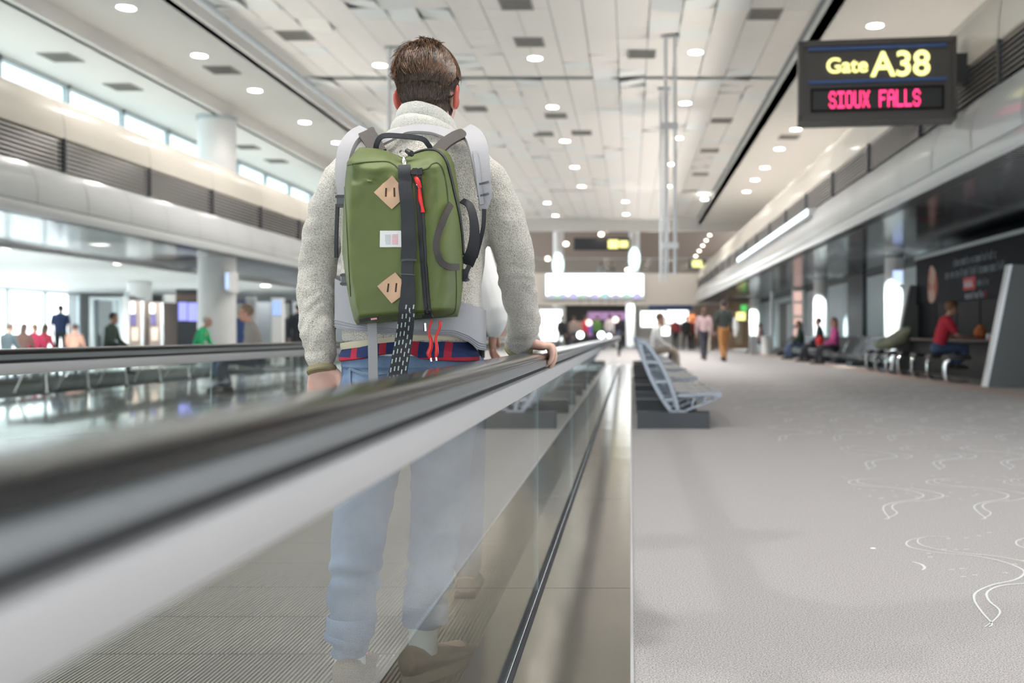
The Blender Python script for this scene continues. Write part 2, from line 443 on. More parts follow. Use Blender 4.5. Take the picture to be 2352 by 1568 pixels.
# ---- clerestory windows above the left fascia
def window_row(idx, x, y0, y1, z0, z1, pitch, facing, label_mat=M['mullion'], gm=M['winglass']):
    n = int(round((y1-y0)/pitch)); m = MB()
    m.box(x-.06, x+.06, y0, y1, z1-.09, z1); m.box(x-.06, x+.06, y0, y1, z0, z0+.08)
    for k in range(n+1):
        yy = y0+k*pitch; m.box(x-.06, x+.06, yy-.05, yy+.05, z0, z1)
    o = m.build('window_%d' % idx, label_mat); tag(o, kind='structure')
    p = MB()
    for k in range(n):
        yy = y0+k*pitch; p.box(x-.006, x+.006, yy+.05, yy+pitch-.05, z0+.08, z1-.09)
    p.build('window_pane', gm, o, smooth=None)
window_row(1, -12.2, -6.6, 52.0, 4.4, ZLL, 2.344, 1, M['mullion'], M['tintglass'])
w_ = MB(); w_.box(8.2, 8.4, Y0, YF, 2.7, ZR+.1); struct('wall_4', w_, M['ceil'])  # unseen solid wall put here to keep daylight off the right ceiling
window_row(2, -25.5, -6.6, 46.0, .0, 2.70, 2.63, 1)
# ---- fascias with their louvres
def fascia(xf, sg, idx):
    """sg=+1: the hall lies on +x of the fascia (left one); -1 mirrored"""
    f = MB()
    prof = [(0,ZS),(0,2.90),(-.05,2.91)]
    f.prism([(xf+sg*p, z) for p, z in ((0,ZS),(.015,ZS+.03),(.015,2.88),(0,2.91),(-.25,2.91),(-.25,ZS))], Y0, YF)
    o = struct('trim_%d' % idx, f, M['fascia'])
    q = MB(); arc = []
    for k in range(11):
        t = k/10; arc.append((.10*math.sin(PI*min(1, t*.62+.30))-.06-.10*t*t, 2.912+t*.66))
    q.prism([(xf+sg*p, z) for p, z in arc]+[(xf-sg*.3, 3.572), (xf-sg*.3, 2.912)], Y0, YF)
    q.build('curved_panel', M['fascia'], o)
    s = MB(); y = .9
    while y < YF:
        s.loft([[V(xf+sg*(p+.004), y-.012, z), V(xf+sg*(p+.004), y+.012, z)] for p, z in arc], cap=False, close=False); y += 1.5
    s.build('panel_seam', M['seam'], o)
    l = MB(); zt = 4.14 if sg > 0 else 4.05
    for k in range(7):
        z = 3.60+k*(zt-3.62)/7
        l.prism([(xf-sg*.11, z), (xf-sg*.13, z+.045), (xf-sg*.20, z+.055), (xf-sg*.20, z+.03)], Y0, YF)
    l.build('louvre_slats', M['louvre'], o)
    d = MB(); d.box(min(xf-sg*.28, xf-sg*.3), max(xf-sg*.28, xf-sg*.3), Y0, YF, 3.55, zt+.02)
    y = 1.9
    while y < YF:
        d.box(min(xf-sg*.09, xf-sg*.2), max(xf-sg*.09, xf-sg*.2), y-.035, y+.035, 3.57, zt); y += 3.0
    d.build('louvre_post', M['charcoal'], o)
    e = MB(); top = 4.89; arc2 = []
    for k in range(9):
        t = k/8; arc2.append((-.10-.42*t*t, zt+(top-zt)*math.sin(t*PI/2)**.9))
    e.prism([(xf+sg*p, z) for p, z in arc2]+[(xf-sg*.8, top-.05), (xf-sg*.8, zt-.02), (xf-sg*.12, zt-.02)], Y0, YF)
    e.build('cream_band', M['cream'], o)
    s = MB(); y = 1.9
    while y < YF:
        s.loft([[V(xf+sg*(p+.005), y-.01, z), V(xf+sg*(p+.005), y+.01, z)] for p, z in arc2], cap=False, close=False); y += 3.0
    s.build('band_seam', M['seam'], o)
    w = MB(); a = xf-sg*.8
    w.box(min(a, a-sg*(2.2 if sg > 0 else 3.5)), max(a, a-sg*(2.2 if sg > 0 else 3.5)), Y0, YF, 4.3, 4.42)
    w.build('ledge', M['ceil'], o)
    return o
fascia(XL, 1, 1); fascia(XR, -1, 2)

# ---- low ceilings beside the hall: linear metal slats, then plain ceiling (left)
def slat_soffit(xa, xb, m, idx, p=.12):
    s = MB(); y = Y0
    s.box(xa, xb, Y0, YF, ZS+.055, ZS+.085)
    while y < YF:
        s.prism([(y+.004, ZS+.05), (y+.012, ZS+.004), (y+.02, ZS), (y+p-.02, ZS), (y+p-.012, ZS+.004), (y+p-.004, ZS+.05)], xa, xb, 'x'); y += p
    return struct('ceiling_%d' % idx, s, m, smooth=20)
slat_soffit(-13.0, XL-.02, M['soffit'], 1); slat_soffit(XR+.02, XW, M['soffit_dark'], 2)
s = MB(); s.box(-26, -13.2, Y0, YF, 2.74, 2.80); s.box(-13.2, -13.0, Y0, YF, 2.62, 2.86)
struct('ceiling_3', s, M['white'])
# ---- right wall
w = MB(); w.box(XW, XW+.25, 11.0, 72, 0, ZS+.08); w.box(XW, XW+.25, Y0, 1.5, 0, ZS+.08); struct('wall_right', w, M['wall'])  # out-of-view gap added to bring side light onto the man
w = MB(); w.box(XW-.03, XW, 15.0, 72, 0, .12); struct('baseboard_right', w, M['charcoal'])
w = MB(); w.box(XW-.05, XW, 15.0, 60, ZS-.14, ZS-.02); struct('trim_3', w, M['charcoal'])
w = MB(); w.box(XW-.12, XW+.02, 31.2, 33.4, 0, ZS); struct('trim_4', w, M['charcoal'])
w = MB(); w.box(XW-.08, XW+.02, 27.0, 27.12, .1, ZS-.1); w.box(XW-.02, XW+.02, 23.6, 23.68, .1, ZS-.1); struct('trim_5', w, M['grey'])
d = MB(); d.box(XW-.14, XW+.02, 42.6, 48.5, 0, 2.3); do = struct('door_1', d, M['dark'])
d = MB(); d.box(XW-.18, XW-.13, 45.0, 45.9, .05, 2.2); d.build('door_leaf', M['wall'], do)
w = MB(); w.box(-26, 9, Y0-.3, Y0-.05, 3.0, 7.2); w.box(-26, -12, Y0-.3, Y0-.05, 0, 3.0); w.box(6, 9, Y0-.3, Y0-.05, 0, 3.0); struct('wall_front', w, M['grey'])  # unseen wall, low opening added to bring cool light onto the man's back
# far left wall, beyond the windows
w = MB(); w.box(-26, -25.4, 46, 62, 0, 2.8); struct('wall_left', w, M['grey'])
# ---- round columns
def column(name, x, y, r, z1, label, ring=True, m=M['white']):
    t = thing(name, label, 'column', (x, y, 0))
    k = MB(); k.lathe([(r, 0), (r, z1-.02)], (x, y, 0), 40, True); k.build('shaft', m, t)
    k = MB(); k.lathe([(r+.02, 0), (r+.02, .14)], (x, y, 0), 40, True); k.build('base_ring', M['grey'], t)
    if ring:
        k = MB(); k.lathe([(r+.035, z1-.09), (r+.035, z1)], (x, y, 0), 40, True); k.build('top_ring', M['mullion'], t)
    return t
column('round_column', -10.3, 24.8, .45, ZLL, 'thick white round column rising through the left soffit to the upper ceiling')
column('round_column', -18.0, 36.5, .42, 2.74, 'pale round column behind the dark brown drinks machines at the left', False)
col = column('round_column', 6.5, 24.5, .24, ZS, 'bright white slim column beside the left end of the charging kiosk', False)
column('round_column', 6.5, 34.0, .24, ZS, 'bright white slim column behind the person in the pink top', False)
column('round_column', 6.5, 52.0, .27, ZS, 'farthest bright white slim column along the right wall', False)
column('round_column', -10.3, 52.0, .45, ZLL, 'white round column at the far left end of the hall', True)
# gate number plates on the slim columns
t = thing('column_plate', 'blue lit number plate high on the slim column by the kiosk', 'sign', (6.5, 24.24, 0))
k = MB(); k.box(6.33, 6.67, 24.20, 24.255, 2.02, 2.42); k.build('plate', M['white'], t)
k = MB(); k.box(6.38, 6.62, 24.19, 24.201, 2.08, 2.36); k.build('screen', emis('pale_blue', (.45,.58,.95), .9), t)
t = thing('column_plate', 'small blue screen on the thick left column above the handrail', 'sign', (-9.87, 24.6, 0))
k = MB(); k.box(-9.86, -9.74, 24.2, 24.75, 1.85, 2.35); k.build('plate', M['white'], t)
k = MB(); k.box(-9.84, -9.76, 24.19, 24.2, 1.92, 2.3); k.build('screen', bpy.data.materials['pale_blue'], t)

# ---- downlights and vents, placed by where the photo shows them on each ceiling plane
def on_ceil(x, y, z): d = (z-H)*F/(VY-y); return V((x-VX)*d/F, d, z)
ORD = ['nearest', 'second', 'third', 'fourth', 'fifth', 'sixth', 'seventh', 'eighth', 'ninth', 'tenth', 'eleventh', 'twelfth', 'thirteenth', 'fourteenth', 'fifteenth', 'sixteenth', 'seventeenth', 'eighteenth', 'nineteenth', 'twentieth']
protoL = None
def downlights(px, z, where, r=.15, group=None):
    global protoL
    P = sorted([on_ceil(x, y, z) for x, y in px], key=lambda p: p.y); LAMPS.extend(P)
    for i, p in enumerate(P):
        lab = '%s round downlight from the camera in the %s' % (ORD[i], where)
        if protoL is None:
            protoL = thing('downlight', lab, 'ceiling light', p, 0, group)
            k = MB(); k.loft([[V(q*math.cos(2*PI*a/28), q*math.sin(2*PI*a/28), h) for a in range(28)] for q, h in ((.15,-.004),(.19,-.006),(.19,.0),(.15,.0),(.15,-.004))], cap=False)
            k.build('trim_ring', M['lamp_rim'], protoL, world=False)
            k = MB(); k.lathe([(.152,-.002), (.152,.02)], (0,0,0), 28); k.build('lens', M['lamp'], protoL, world=False)
        else: dup(protoL, p, 0, lab, group)
downlights(CLAMPS, ZC-.004, 'tiled central ceiling', group='downlights in the tiled central ceiling')
downlights([(290,18),(458,128),(586,208),(700,281),(775,328)], ZL-.003, 'left strip of plain ceiling', group='downlights in the left plain ceiling')
downlights([(2010,59),(1828,297),(1790,342),(1757,385),(1734,413),(1715,440),(1618,458)], ZR-.003, 'right strip of plain ceiling', group='downlights in the right plain ceiling')
protoV = None
def vents(px, z, where, group, m=None):
    global protoV
    P = sorted([on_ceil(x, y, z) for x, y in px], key=lambda p: p.y)
    for i, p in enumerate(P):
        lab = '%s square air grille from the camera in the %s' % (ORD[i], where)
        if protoV is None:
            protoV = thing('air_vent', lab, 'air vent', p, 0, group)
            k = MB()
            for a in ((-.30,.30,-.30,-.26),(-.30,.30,.26,.30),(-.30,-.26,-.26,.26),(.26,.30,-.26,.26)): k.box(*a, -.012, .01)
            k.build('frame', M['vent'], protoV, world=False)
            k = MB()
            for q in range(8):
                y = -.24+q*.065; k.box(-.26, .26, y, y+.012, -.008, .02)
            k.build('grille', M['vent'], protoV, world=False)
            k = MB(); k.box(-.27, .27, -.27, .27, .012, .02); k.build('duct', M['dark'], protoV, world=False)
        else: dup(protoV, p, 0, lab, group)
vents(CVENTS, ZC-.012, 'tiled central ceiling', 'air grilles in the tiled ceiling')
vents([(140,132),(283,200),(568,338),(635,370)], ZLL-.012, 'bluish ceiling over the high left windows', 'air grilles over the high windows')
vents([(510,161)], ZL-.012, 'left strip of plain ceiling', None)
vents([(1812,315)], ZR-.012, 'right strip of plain ceiling', None)
# small square lamps in the low left ceiling
sq = None; P = [FL2 for FL2 in [((30,570)),((170,588)),((280,605)),((375,617)),((230,560)),((610,655))]]
for i, (x, y) in enumerate(sorted(P, key=lambda p: p[1])):
    d = (2.74-H)*F/(VY-y); p = V((x-VX)*d/F, d, 2.738)
    lab = '%s small square lamp from the camera in the low left ceiling' % ORD[i]
    if sq is None:
        sq = thing('square_lamp', lab, 'ceiling light', p, 0, 'square lamps in the low left ceiling')
        k = MB(); k.box(-.2,.2,-.2,.2,-.012,0); k.build('frame', M['lamp_rim'], sq, world=False)
        k = MB(); k.box(-.15,.15,-.15,.15,-.016,-.008); k.build('lens', M['lamp'], sq, world=False)
    else: dup(sq, p, 0, lab, 'square lamps in the low left ceiling')
# hanging pipe pairs
def pipes(x, y, z0, label, dx=.17, r=.026, clamps=()):
    t = thing('hanging_pipes', label, 'pipe hanger', (x, y, ZC))
    for s in (-1, 1):
        k = MB(); k.tube([(x+s*dx/2, y, z0), (x+s*dx/2, y, ZC+.02)], r, 14); k.build('pipe', M['alu'], t)
    k = MB(); k.box(x-dx, x+dx, y-.07, y+.07, ZC-.03, ZC+.01); k.build('ceiling_plate', M['grey'], t)
    for z in clamps:
        k = MB(); k.box(x-dx*.85, x+dx*.85, y-.05, y+.05, z-.06, z+.06); k.build('clamp', M['alu'], t)
    return t
pipes(.80, 20.0, 2.0, 'nearer pair of thin metal pipes hanging from the ceiling before the bridge', .19, .035, (5.0, 2.6))
pipes(.82, 24.3, 2.1, 'farther pair of thin metal pipes hanging from the ceiling before the bridge', .15, .035, (3.6,))
pipes(-4.95, 20.8, 2.4, 'pair of metal pipes hanging from the ceiling behind the man\'s head', .17, .045, (4.0,))

# ---- gate sign
def sign():
    d = 12.0; yl = .32
    c0 = W(1840, 180, d); c1 = W(2187, 180, d)
    w = (c1.x-c0.x); cx = (c0.x+c1.x)/2; zc = H+(VY-183)*d/F; h = 178*d/F
    ang = math.radians(-7)
    t = thing('gate_sign', 'dark hanging gate sign with yellow letters and a red destination display', 'sign', (cx, d, zc), ang)
    k = MB(); k.box(-w/2, w/2, 0, .30, -h/2, h/2); k.build('case', M['signbody'], t, world=False)
    k = MB()
    for a in ((-w/2-.02, w/2+.02, h/2-.05, h/2+.02), (-w/2-.02, w/2+.02, -h/2-.03, -h/2+.05)): k.box(a[0], a[1], -.035, .33, a[2], a[3])
    for x in (-w/2-.02, w/2-.03): k.box(x, x+.05, -.035, .33, -h/2, h/2)
    k.build('frame', M['signbody'], t, world=False)
    k = MB()
    for z in (h*.41, -.02*h): k.box(-w*.445, w*.445, -.045, -.004, z-.018, z+.018)
    for z in (h*.41, -.02*h): k.box(-w*.445, w*.445, -.006, .0, z-.018, z+.018)
    k.build('blue_stripe', M['blue'], t, world=False)
    k = MB()
    for a in ((-w*.43,w*.43,-.12*h,-.10*h),(-w*.43,w*.43,-.40*h,-.38*h),(-w*.43,-w*.42,-.4*h,-.1*h),(w*.42,w*.43,-.4*h,-.1*h)): k.box(a[0],a[1],-.03,0,a[2],a[3])
    pn = k.build('display', M['blackgloss'], t, world=False)
    k = MB(); k.box(-w*.42, w*.42, -.008, 0, -.39*h, -.11*h); k.build('display_panel', M['black'], pn, world=False)
    GL = {'S':['01110','10001','10000','01110','00001','10001','01110'],'I':['11111','00100','00100','00100','00100','00100','11111'],
      'O':['01110','10001','10001','10001','10001','10001','01110'],'U':['10001','10001','10001','10001','10001','10001','01110'],
      'X':['10001','01010','01010','00100','01010','01010','10001'],'F':['11111','10000','10000','11110','10000','10000','10000'],
      'A':['01110','10001','10001','11111','10001','10001','10001'],'L':['10000','10000','10000','10000','10000','10000','11111'],' ':['00000']*7}
    txt = 'SIOUX FALLS'; p = w*.59/(len(txt)*6-1); ph = h*.215/7
    x0 = -w*.31; z0 = -.14*h; k = MB()
    for i, ch in enumerate(txt):
        if ch == ' ': k.build('led_word', M['red_led'], pn, world=False); k = MB()
        for r in range(7):
            for q in range(5):
                if GL[ch][r][q] == '1':
                    cx2 = x0+(i*6+q)*p+p/2; cz = z0-r*ph-ph/2
                    k.box(cx2-p*.5, cx2+p*.5, -.014, -.008, cz-ph*.5, cz+ph*.5)
    k.build('led_word', M['red_led'], pn, world=False)
    for s, x, z, sz in (('Gate', -w*.33, h*.105, h*.27), ('A38', -w*.035, h*.045, h*.445)):
        text_mesh(s, sz, M['yellow'], t, V(x, -.012, z), Matrix.Rotation(PI/2, 3, 'X'), sz*.016)
    # bracket to the fascia
    k = MB(); k.box(w/2, w/2+.24, .05, .25, -.05, .30); k.build('bracket', M['black'], t, world=False)
    k = MB(); k.box(w/2+.2, w/2+.42, .10, .2, -.02, .26); k.build('arm', M['grey'], t, world=False)
def text_mesh(s, size, m, parent, loc, rot, bold=0., name='lettering', ext=.004, align='LEFT'):
    cu = bpy.data.curves.new('txt', 'FONT'); cu.body = s; cu.size = size; cu.extrude = ext; cu.offset = bold; cu.align_x = align
    o = bpy.data.objects.new('txt', cu); COL.objects.link(o)
    dg = bpy.context.evaluated_depsgraph_get(); me = bpy.data.meshes.new_from_object(o.evaluated_get(dg))
    bpy.data.objects.remove(o); bpy.data.curves.remove(cu)
    me.transform(Matrix.Translation(loc) @ rot.to_4x4()); me.materials.clear(); me.materials.append(m); me.name = name
    q = bpy.data.objects.new(name, me); COL.objects.link(q); q.parent = parent; return q
sign()

# ---- glowing strip standing in for a reflection on the right fascia
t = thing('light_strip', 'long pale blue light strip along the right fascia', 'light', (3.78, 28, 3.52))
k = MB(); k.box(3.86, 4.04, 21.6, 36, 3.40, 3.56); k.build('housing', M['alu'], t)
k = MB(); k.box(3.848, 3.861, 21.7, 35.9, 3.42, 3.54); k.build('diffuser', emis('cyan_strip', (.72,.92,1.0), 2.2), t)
# ================================================================== the moving walkway
YB0, YB1 = -2.6, 26.0
def balustrade(xg, sg, label):
    """sg=+1 : the walkway lies at +x of the glass"""
    t = thing('balustrade', label, 'balustrade', (xg, YB0, 0))
    # rubber handrail: C-shaped section with rounded shoulders
    pr = []
    zt, zb, hw = .764, .742, .041
    for k in range(15):
        a = PI*k/14; pr.append((hw*math.copysign(abs(math.cos(a))**.45, math.cos(a)), zb+.008+(zt-zb-.008)*abs(math.sin(a))**.55))
    pr = [(hw*.86, zb), (hw*.98, zb+.006)]+pr+[(-hw*.98, zb+.006), (-hw*.86, zb), (-hw*.5, zb+.004), (hw*.5, zb+.004)]
    k = MB()
    rings = [[V(xg+p, y, z) for p, z in pr] for y in (YB0, 0, .6, 1.2, 2, 3, 4, 6, 9, 13, 18, 22, YB1)]
    for q in range(1, 13):                                  # the newel turn-down at the far end
        a = PI*q/12; R = .26
        rings.append([V(xg+p, YB1+math.sin(a)*(R+z-zt), zt-R+math.cos(a)*(R+z-zt)) for p, z in pr])
    k.loft(rings); k.build('handrail', M['rubber'], t)
    k = MB(); k.prism([(xg-.030,.665),(xg+.030,.665),(xg+.033,.672),(xg+.033,.706),(xg+.024,.711),(xg-.024,.711),(xg-.033,.706),(xg-.033,.672)], YB0, YB1)
    k.build('guide_rail', M['alu'], t)
    k = MB(); k.prism([(xg-.026,.706),(xg+.026,.706),(xg+.026,.724),(xg-.026,.724)], YB0, YB1); k.build('guide_groove', M['gasket'], t)
    k = MB(); k.prism([(xg-.034,.721),(xg+.034,.721),(xg+.0385,.726),(xg+.0385,.740),(xg+.034,.744),(xg-.034,.744),(xg-.0385,.740),(xg-.0385,.726)], YB0, YB1); k.build('upper_guide', M['guide'], t)
    y = YB0 if sg < 0 else 3.75-1.9*3
    while y < YB1-.3:
        ye = 3.17 if y == YB0 and sg < 0 else y+1.9
        k = MB(); ya, yb = max(y, YB0)+.001, min(ye, YB1)-.001
        k.box(xg-.0015, xg+.0015, ya, yb, .004, .668)
        for i, f in enumerate(k.f):
            if i in (2, 3): k.m[i] = 1
        k.build('glass_panel', [M['glass'], M['glass_edge']], t, smooth=None); y = ye
    # decks, gasket and skirt
    xo = xg-sg*.295; 
    a, bb = sorted((xg-sg*.018, xo)); k = MB(); y = 4.93-3.6*3
    for yy in (YB0, -.2, 1.5, 3.2, 4.93, 6.87, 8.5, 10.4, 12.3, 14.2, 16.1, 18, 19.9, 21.8, 23.7):
        n = min([q for q in (-.2,1.5,3.2,4.93,6.87,8.5,10.4,12.3,14.2,16.1,18,19.9,21.8,23.7,YB1+.5) if q > yy+.01])
        if yy in (1.5, 3.2): pass
        k.box(a, bb, yy+.0015, n-.0015, -.03, .004)
    k.build('outer_deck', M['strip'], t, smooth=None)
    a2, b2 = sorted((xg+sg*.018, xg+sg*.105)); k = MB(); k.box(a2, b2, YB0, YB1+.5, -.02, .003); k.build('inner_deck', M['strip'], t)
    a3, b3 = sorted((xg+sg*.100, xg+sg*.105)); k = MB(); k.box(a3, b3, YB0, YB1+.5, -.16, -.018); k.build('skirt', M['steel'], t)
    for s in (-1, 1):
        k = MB(); k.prism([(xg+s*.005,-.02),(xg+s*.018,-.02),(xg+s*.0185,.006),(xg+s*.012,.013),(xg+s*.006,.010)], YB0, YB1); k.build('gasket', M['gasket'], t)
    k = MB(); a4, b4 = sorted((xo, xo-sg*.008)); k.box(a4, b4, YB0, YB1+.5, -.03, .006); k.build('edge_strip', M['alu'], t)
    return t
XG, XG2 = -.295, -2.38
balustrade(XG, -1, 'near glass balustrade with black handrail that the man\'s right hand rests on')
balustrade(XG2, 1, 'glass balustrade with black handrail across the walkway at the left')
# treads: ribbed pallets
ZT = -.15
t = thing('moving_walkway', 'ribbed metal moving walkway belt between the glass balustrades', 'moving walkway', ((XG+XG2)/2, YB0, ZT))
xa, xb = XG2+.108, XG-.108; k = MB(); y = YB0+.02; n = int((xb-xa)/.0132); pw = (xb-xa)/n
while y < YB1+.4:
    far = y > 14
    for i in range(n):
        x = xa+i*pw
        if far: 
            if i == 0: k.box(xa, xb, y+.004, y+.396, ZT-.012, ZT)
            break
        o = len(k.v); x0, x1 = x+pw*.2, x+pw*.72; ya, yb = y+.004, y+.396
        k.add([(x0,ya,ZT),(x1,ya,ZT),(x1,yb,ZT),(x0,yb,ZT),(x0,ya,ZT-.011),(x1,ya,ZT-.011),(x1,yb,ZT-.011),(x0,yb,ZT-.011)],
              [(0,1,2,3),(0,4,5,1),(1,5,6,2),(2,6,7,3),(3,7,4,0)])
    y += .4
k.build('pallet_ribs', M['tread'], t, smooth=None, recalc=False)
k = MB(); k.box(xa, xb, YB0, YB1+.5, ZT-.03, ZT-.0112); k.build('pallet_base', M['tread_gap'], t)

# ---- scrap of paper
p = FL(2005, 1262); k = MB(); k.ell((p.x, p.y, .004), (.011, .008, .004), nu=9, nv=5)
tag(k.build('paper_scrap', M['paper'], loc=(p.x, p.y, 0)), 'tiny white scrap lying on the grey carpet in the foreground', 'litter')

# ================================================================== seating
def slab(mb, p0, p1, th, y0, y1):
    """a board from p0 to p1 in the x-z plane"""
    p0, p1 = Vector((p0[0], p0[1])), Vector((p1[0], p1[1])); d = (p1-p0).normalized(); n = Vector((-d.y, d.x))*th/2
    mb.prism([tuple(p0+n), tuple(p0-n), tuple(p1-n), tuple(p1+n)], y0, y1)
def tandem(label, loc, rz, group, nseat=3, dark=False):
    """seats face local +x, run along local y"""
    t = thing('tandem_seat', label, 'airport seating', loc, rz, group); p = .62
    fr = M['bench'] if not dark else M['chrome']
    pad = mat('seat_vinyl', (.20,.21,.235), .35) if 'seat_vinyl' not in bpy.data.materials else bpy.data.materials['seat_vinyl']
    if dark: pad = M['charcoal']
    for k in range(2):
        y = .0 if k == 0 else nseat*p-.16
        q = MB(); q.box(.03, .655, y, y+.17, 0, .142); q.build('base_block', M['charcoal'], t, world=False)
    for k in range(nseat+1):
        y = k*p; q = MB()
        for side in (0, 1):                                  # lens-shaped side frame, cut out
            for i in range(8):
                a, b2 = i/8, (i+1)/8
                f = lambda u, s=side: (lerp(.08, .355, u)+(.035 if s == 0 else -.035)*math.sin(PI*u)**.8*1.25+(.028 if s == 0 else -.028), lerp(.745, .145, u))
                slab(q, f(a), f(b2), .032, y, y+.035)
        slab(q, (.045,.74), (.125,.752), .024, y, y+.03)
        for u in (.28, .56, .82): slab(q, (lerp(.08,.355,u)-.05, lerp(.745,.145,u)), (lerp(.08,.355,u)+.05, lerp(.745,.145,u)), .022, y, y+.03)
        slab(q, (.30,.150), (.46,.150), .02, y, y+.03)
        q.build('side_frame', fr, t, world=False)
        q = MB(); slab(q, (.44,.155), (.72,.262), .018, y, y+.03); slab(q, (.38,.285), (.735,.305), .024, y, y+.03)
        for x in (.50, .60, .68): slab(q, (x, .16+(x-.44)*.36), (x+.03, .292), .012, y, y+.03)
        q.tube([(.735,y-.006,.296), (.735,y+.036,.296)], .028, 12); q.build('seat_bracket', fr, t, world=False)
    for k in range(nseat):
        y0, y1 = k*p+.04, k*p+p-.02; q = MB()
        for i in range(9):
            x0 = .36+i*.0405; z = .300+.006*math.cos(i*.7); q.box(x0, x0+.0407, y0, y1, z-.004*(i % 2), z+.018-.004*(i % 2))
        q.tube([(.735,y0,.305),(.735,y1,.305)], .017, 10); q.build('seat', pad, t, world=False)
        q = MB()
        for i in range(11):
            u0, u1 = i/11, (i+1)/11-.001; A = lambda u: (lerp(.125,.36,u), lerp(.74,.315,u)); slab(q, A(u0), A(u1), .018, y0, y1)
        q.build('backrest', pad, t, world=False)
    return t
tp = tandem('nearest grey slatted airport bench on black base blocks beside the walkway deck', (.03, 8.62, 0), 0, 'grey benches beside the walkway')
for i, y in enumerate((11.6, 14.6, 17.6, 20.6)):
    dup(tp, (.03, y, 0), 0, '%s grey slatted airport bench from the camera beside the walkway deck' % ORD[i+1], 'grey benches beside the walkway')
dk = tandem('dark bench nearest the charging kiosk along the right wall', (6.25, 25.4, 0), PI, 'dark benches along the right wall', 3, True)
# bench turned to face the hall: runs towards -y from its origin
for i, y in enumerate((27.5, 29.6, 31.7, 35.0, 38.0)):
    dup(dk, (6.25, y, 0), PI, '%s dark bench from the charging kiosk along the right wall' % ORD[i+1], 'dark benches along the right wall')
# dark seating row with chrome legs behind the left balustrade
def leg_row(label, loc, group):
    t = thing('low_bench', label, 'bench', loc, 0, group)
    k = MB(); k.prism([(-.30,.37),(.30,.37),(.32,.385),(.32,.40),(.30,.42),(-.30,.42),(-.32,.40),(-.32,.385)], .02, 1.06); k.build('seat', M['charcoal'], t, world=False)
    for x in (-.22, .22):
        k = MB(); k.limb([(x*.6,.14,.37),(x,.02,.03)], [.013,.011], 8, 2); k.ell((x,.02,.016), (.034,.034,.017), nu=10, nv=6); k.build('leg', M['chrome'], t, world=False)
    k = MB(); k.box(-.03,.03,.1,.98,.34,.37); k.build('beam', M['dark'], t, world=False)
    return t
lp = None; ys = [13.6, 14.65, 15.76, 16.9, 18.0, 19.1, 20.2, 21.3, 22.4, 23.5]
for i, y in enumerate(ys):
    lab = '%s dark low bench with chrome legs from the camera behind the left balustrade' % ORD[i]
    if lp is None: lp = leg_row(lab, (-8.2, y, 0), 'dark low benches with chrome legs')
    else: dup(lp, (-8.2, y, 0), 0, lab, 'dark low benches with chrome legs')
for i, y in enumerate((14.2, 15.3, 16.4, 17.5, 18.6, 19.7)):
    dup(lp, (-10.9, y+.2, 0), 0, '%s dark low bench in the second row behind the left balustrade' % ORD[i], 'dark low benches in the second row')

# ================================================================== charging kiosk with stools
t = thing('charging_kiosk', 'dark charging kiosk with printed header, counter and slanted grey end panels', 'kiosk', (6.4, 19, 0))
def endpanel(y0, y1, xs, z1, m1):
    k = MB(); k.prism([(xs,0),(xs+.38*z1/1.9,z1),(XW-.02,z1),(XW-.02,0)], y0, y1); o = k.build('end_panel', m1, t)
    k = MB(); k.prism([(xs-.05,0),(xs-.05+.38*z1/1.9,z1),(xs+.38*z1/1.9,z1),(xs,0)], y0-.02, y1+.02); k.build('edge_trim', M['alu'], o)
endpanel(15.5, 15.62, 5.56, 1.9, M['panel_grey']); endpanel(22.4, 22.52, 5.92, 1.92, M['panel_grey'])
k = MB(); k.box(6.43, 6.55, 15.7, 22.4, 1.47, 2.47); ad = k.build('header_panel', mat('header_navy', (.006,.008,.013), .6, spec=.15), t)
k = MB(); k.box(6.40, 6.57, 15.7, 22.45, 2.47, 2.55); k.box(6.41,6.45,15.66,15.72,1.47,2.5); k.build('header_frame', M['mullion'], t)
def glyphs(y0, y1, zc, h, m, seed):
    r = random.Random(seed); y = y0
    while y > y1:
        k = MB()
        for q in range(r.choice((2, 4, 5, 6))):
            if y <= y1: break
            w = h*.42; kind = r.random(); hh = h if kind > .75 else h*.68
            k.box(6.424, 6.43, y-w*.22, y, zc-h/2, zc-h/2+hh)
            if kind < .6:
                k.box(6.424, 6.43, y-w, y-w*.22, zc-h/2, zc-h/2+h*.12); k.box(6.424, 6.43, y-w, y-w*.22, zc-h/2+hh-h*.12, zc-h/2+hh)
            if kind < .4: k.box(6.424, 6.43, y-w, y-w*.8, zc-h/2, zc-h/2+hh)
            y -= w*1.35
        y -= h*.4
        if k.v: k.build('printed_word', m, ad)
lt = mat('header_letters', (.34,.38,.42), .6)
glyphs(19.8, 17.5, 2.24, .15, lt, 1); glyphs(20.3, 17.1, 2.02, .15, lt, 2); glyphs(18.45, 17.9, 1.78, .12, lt, 3); glyphs(19.1, 18.2, 1.56, .13, mat('header_white', (.6,.62,.68), .6), 4)
k = MB(); k.box(6.422, 6.43, 18.55, 19.2, 1.66, 1.90); k.build('red_logo', mat('logo_red', (.55,.02,.03), .5), ad)
k = MB()
for a in range(3): k.box(6.416, 6.423, 19.06-a*.16, 19.14-a*.16, 1.72, 1.83); k.box(6.416,6.423,18.98-a*.16,19.06-a*.16,1.72,1.75)
k.build('logo_letters', bpy.data.materials['header_white'], ad)
k = MB(); k.box(6.422,6.43,17.98,18.06,1.52,1.58); k.box(6.422,6.43,17.99,18.05,1.49,1.61); k.build('red_mark', bpy.data.materials['logo_red'], ad)
k = MB(); pts = []
for i in range(24):
    a = 2*PI*i/24; pts.append((21.25+.33*math.cos(a)*(1-.35*math.sin(a+1)), 1.88+.40*math.sin(a)))
k.prism(pts, 6.420, 6.43, 'x'); k.build('picture', mat('picture_skin', (.62,.40,.32), .6, mix=((.45,.12,.08), 2.5, 1, .45, .6)), ad)
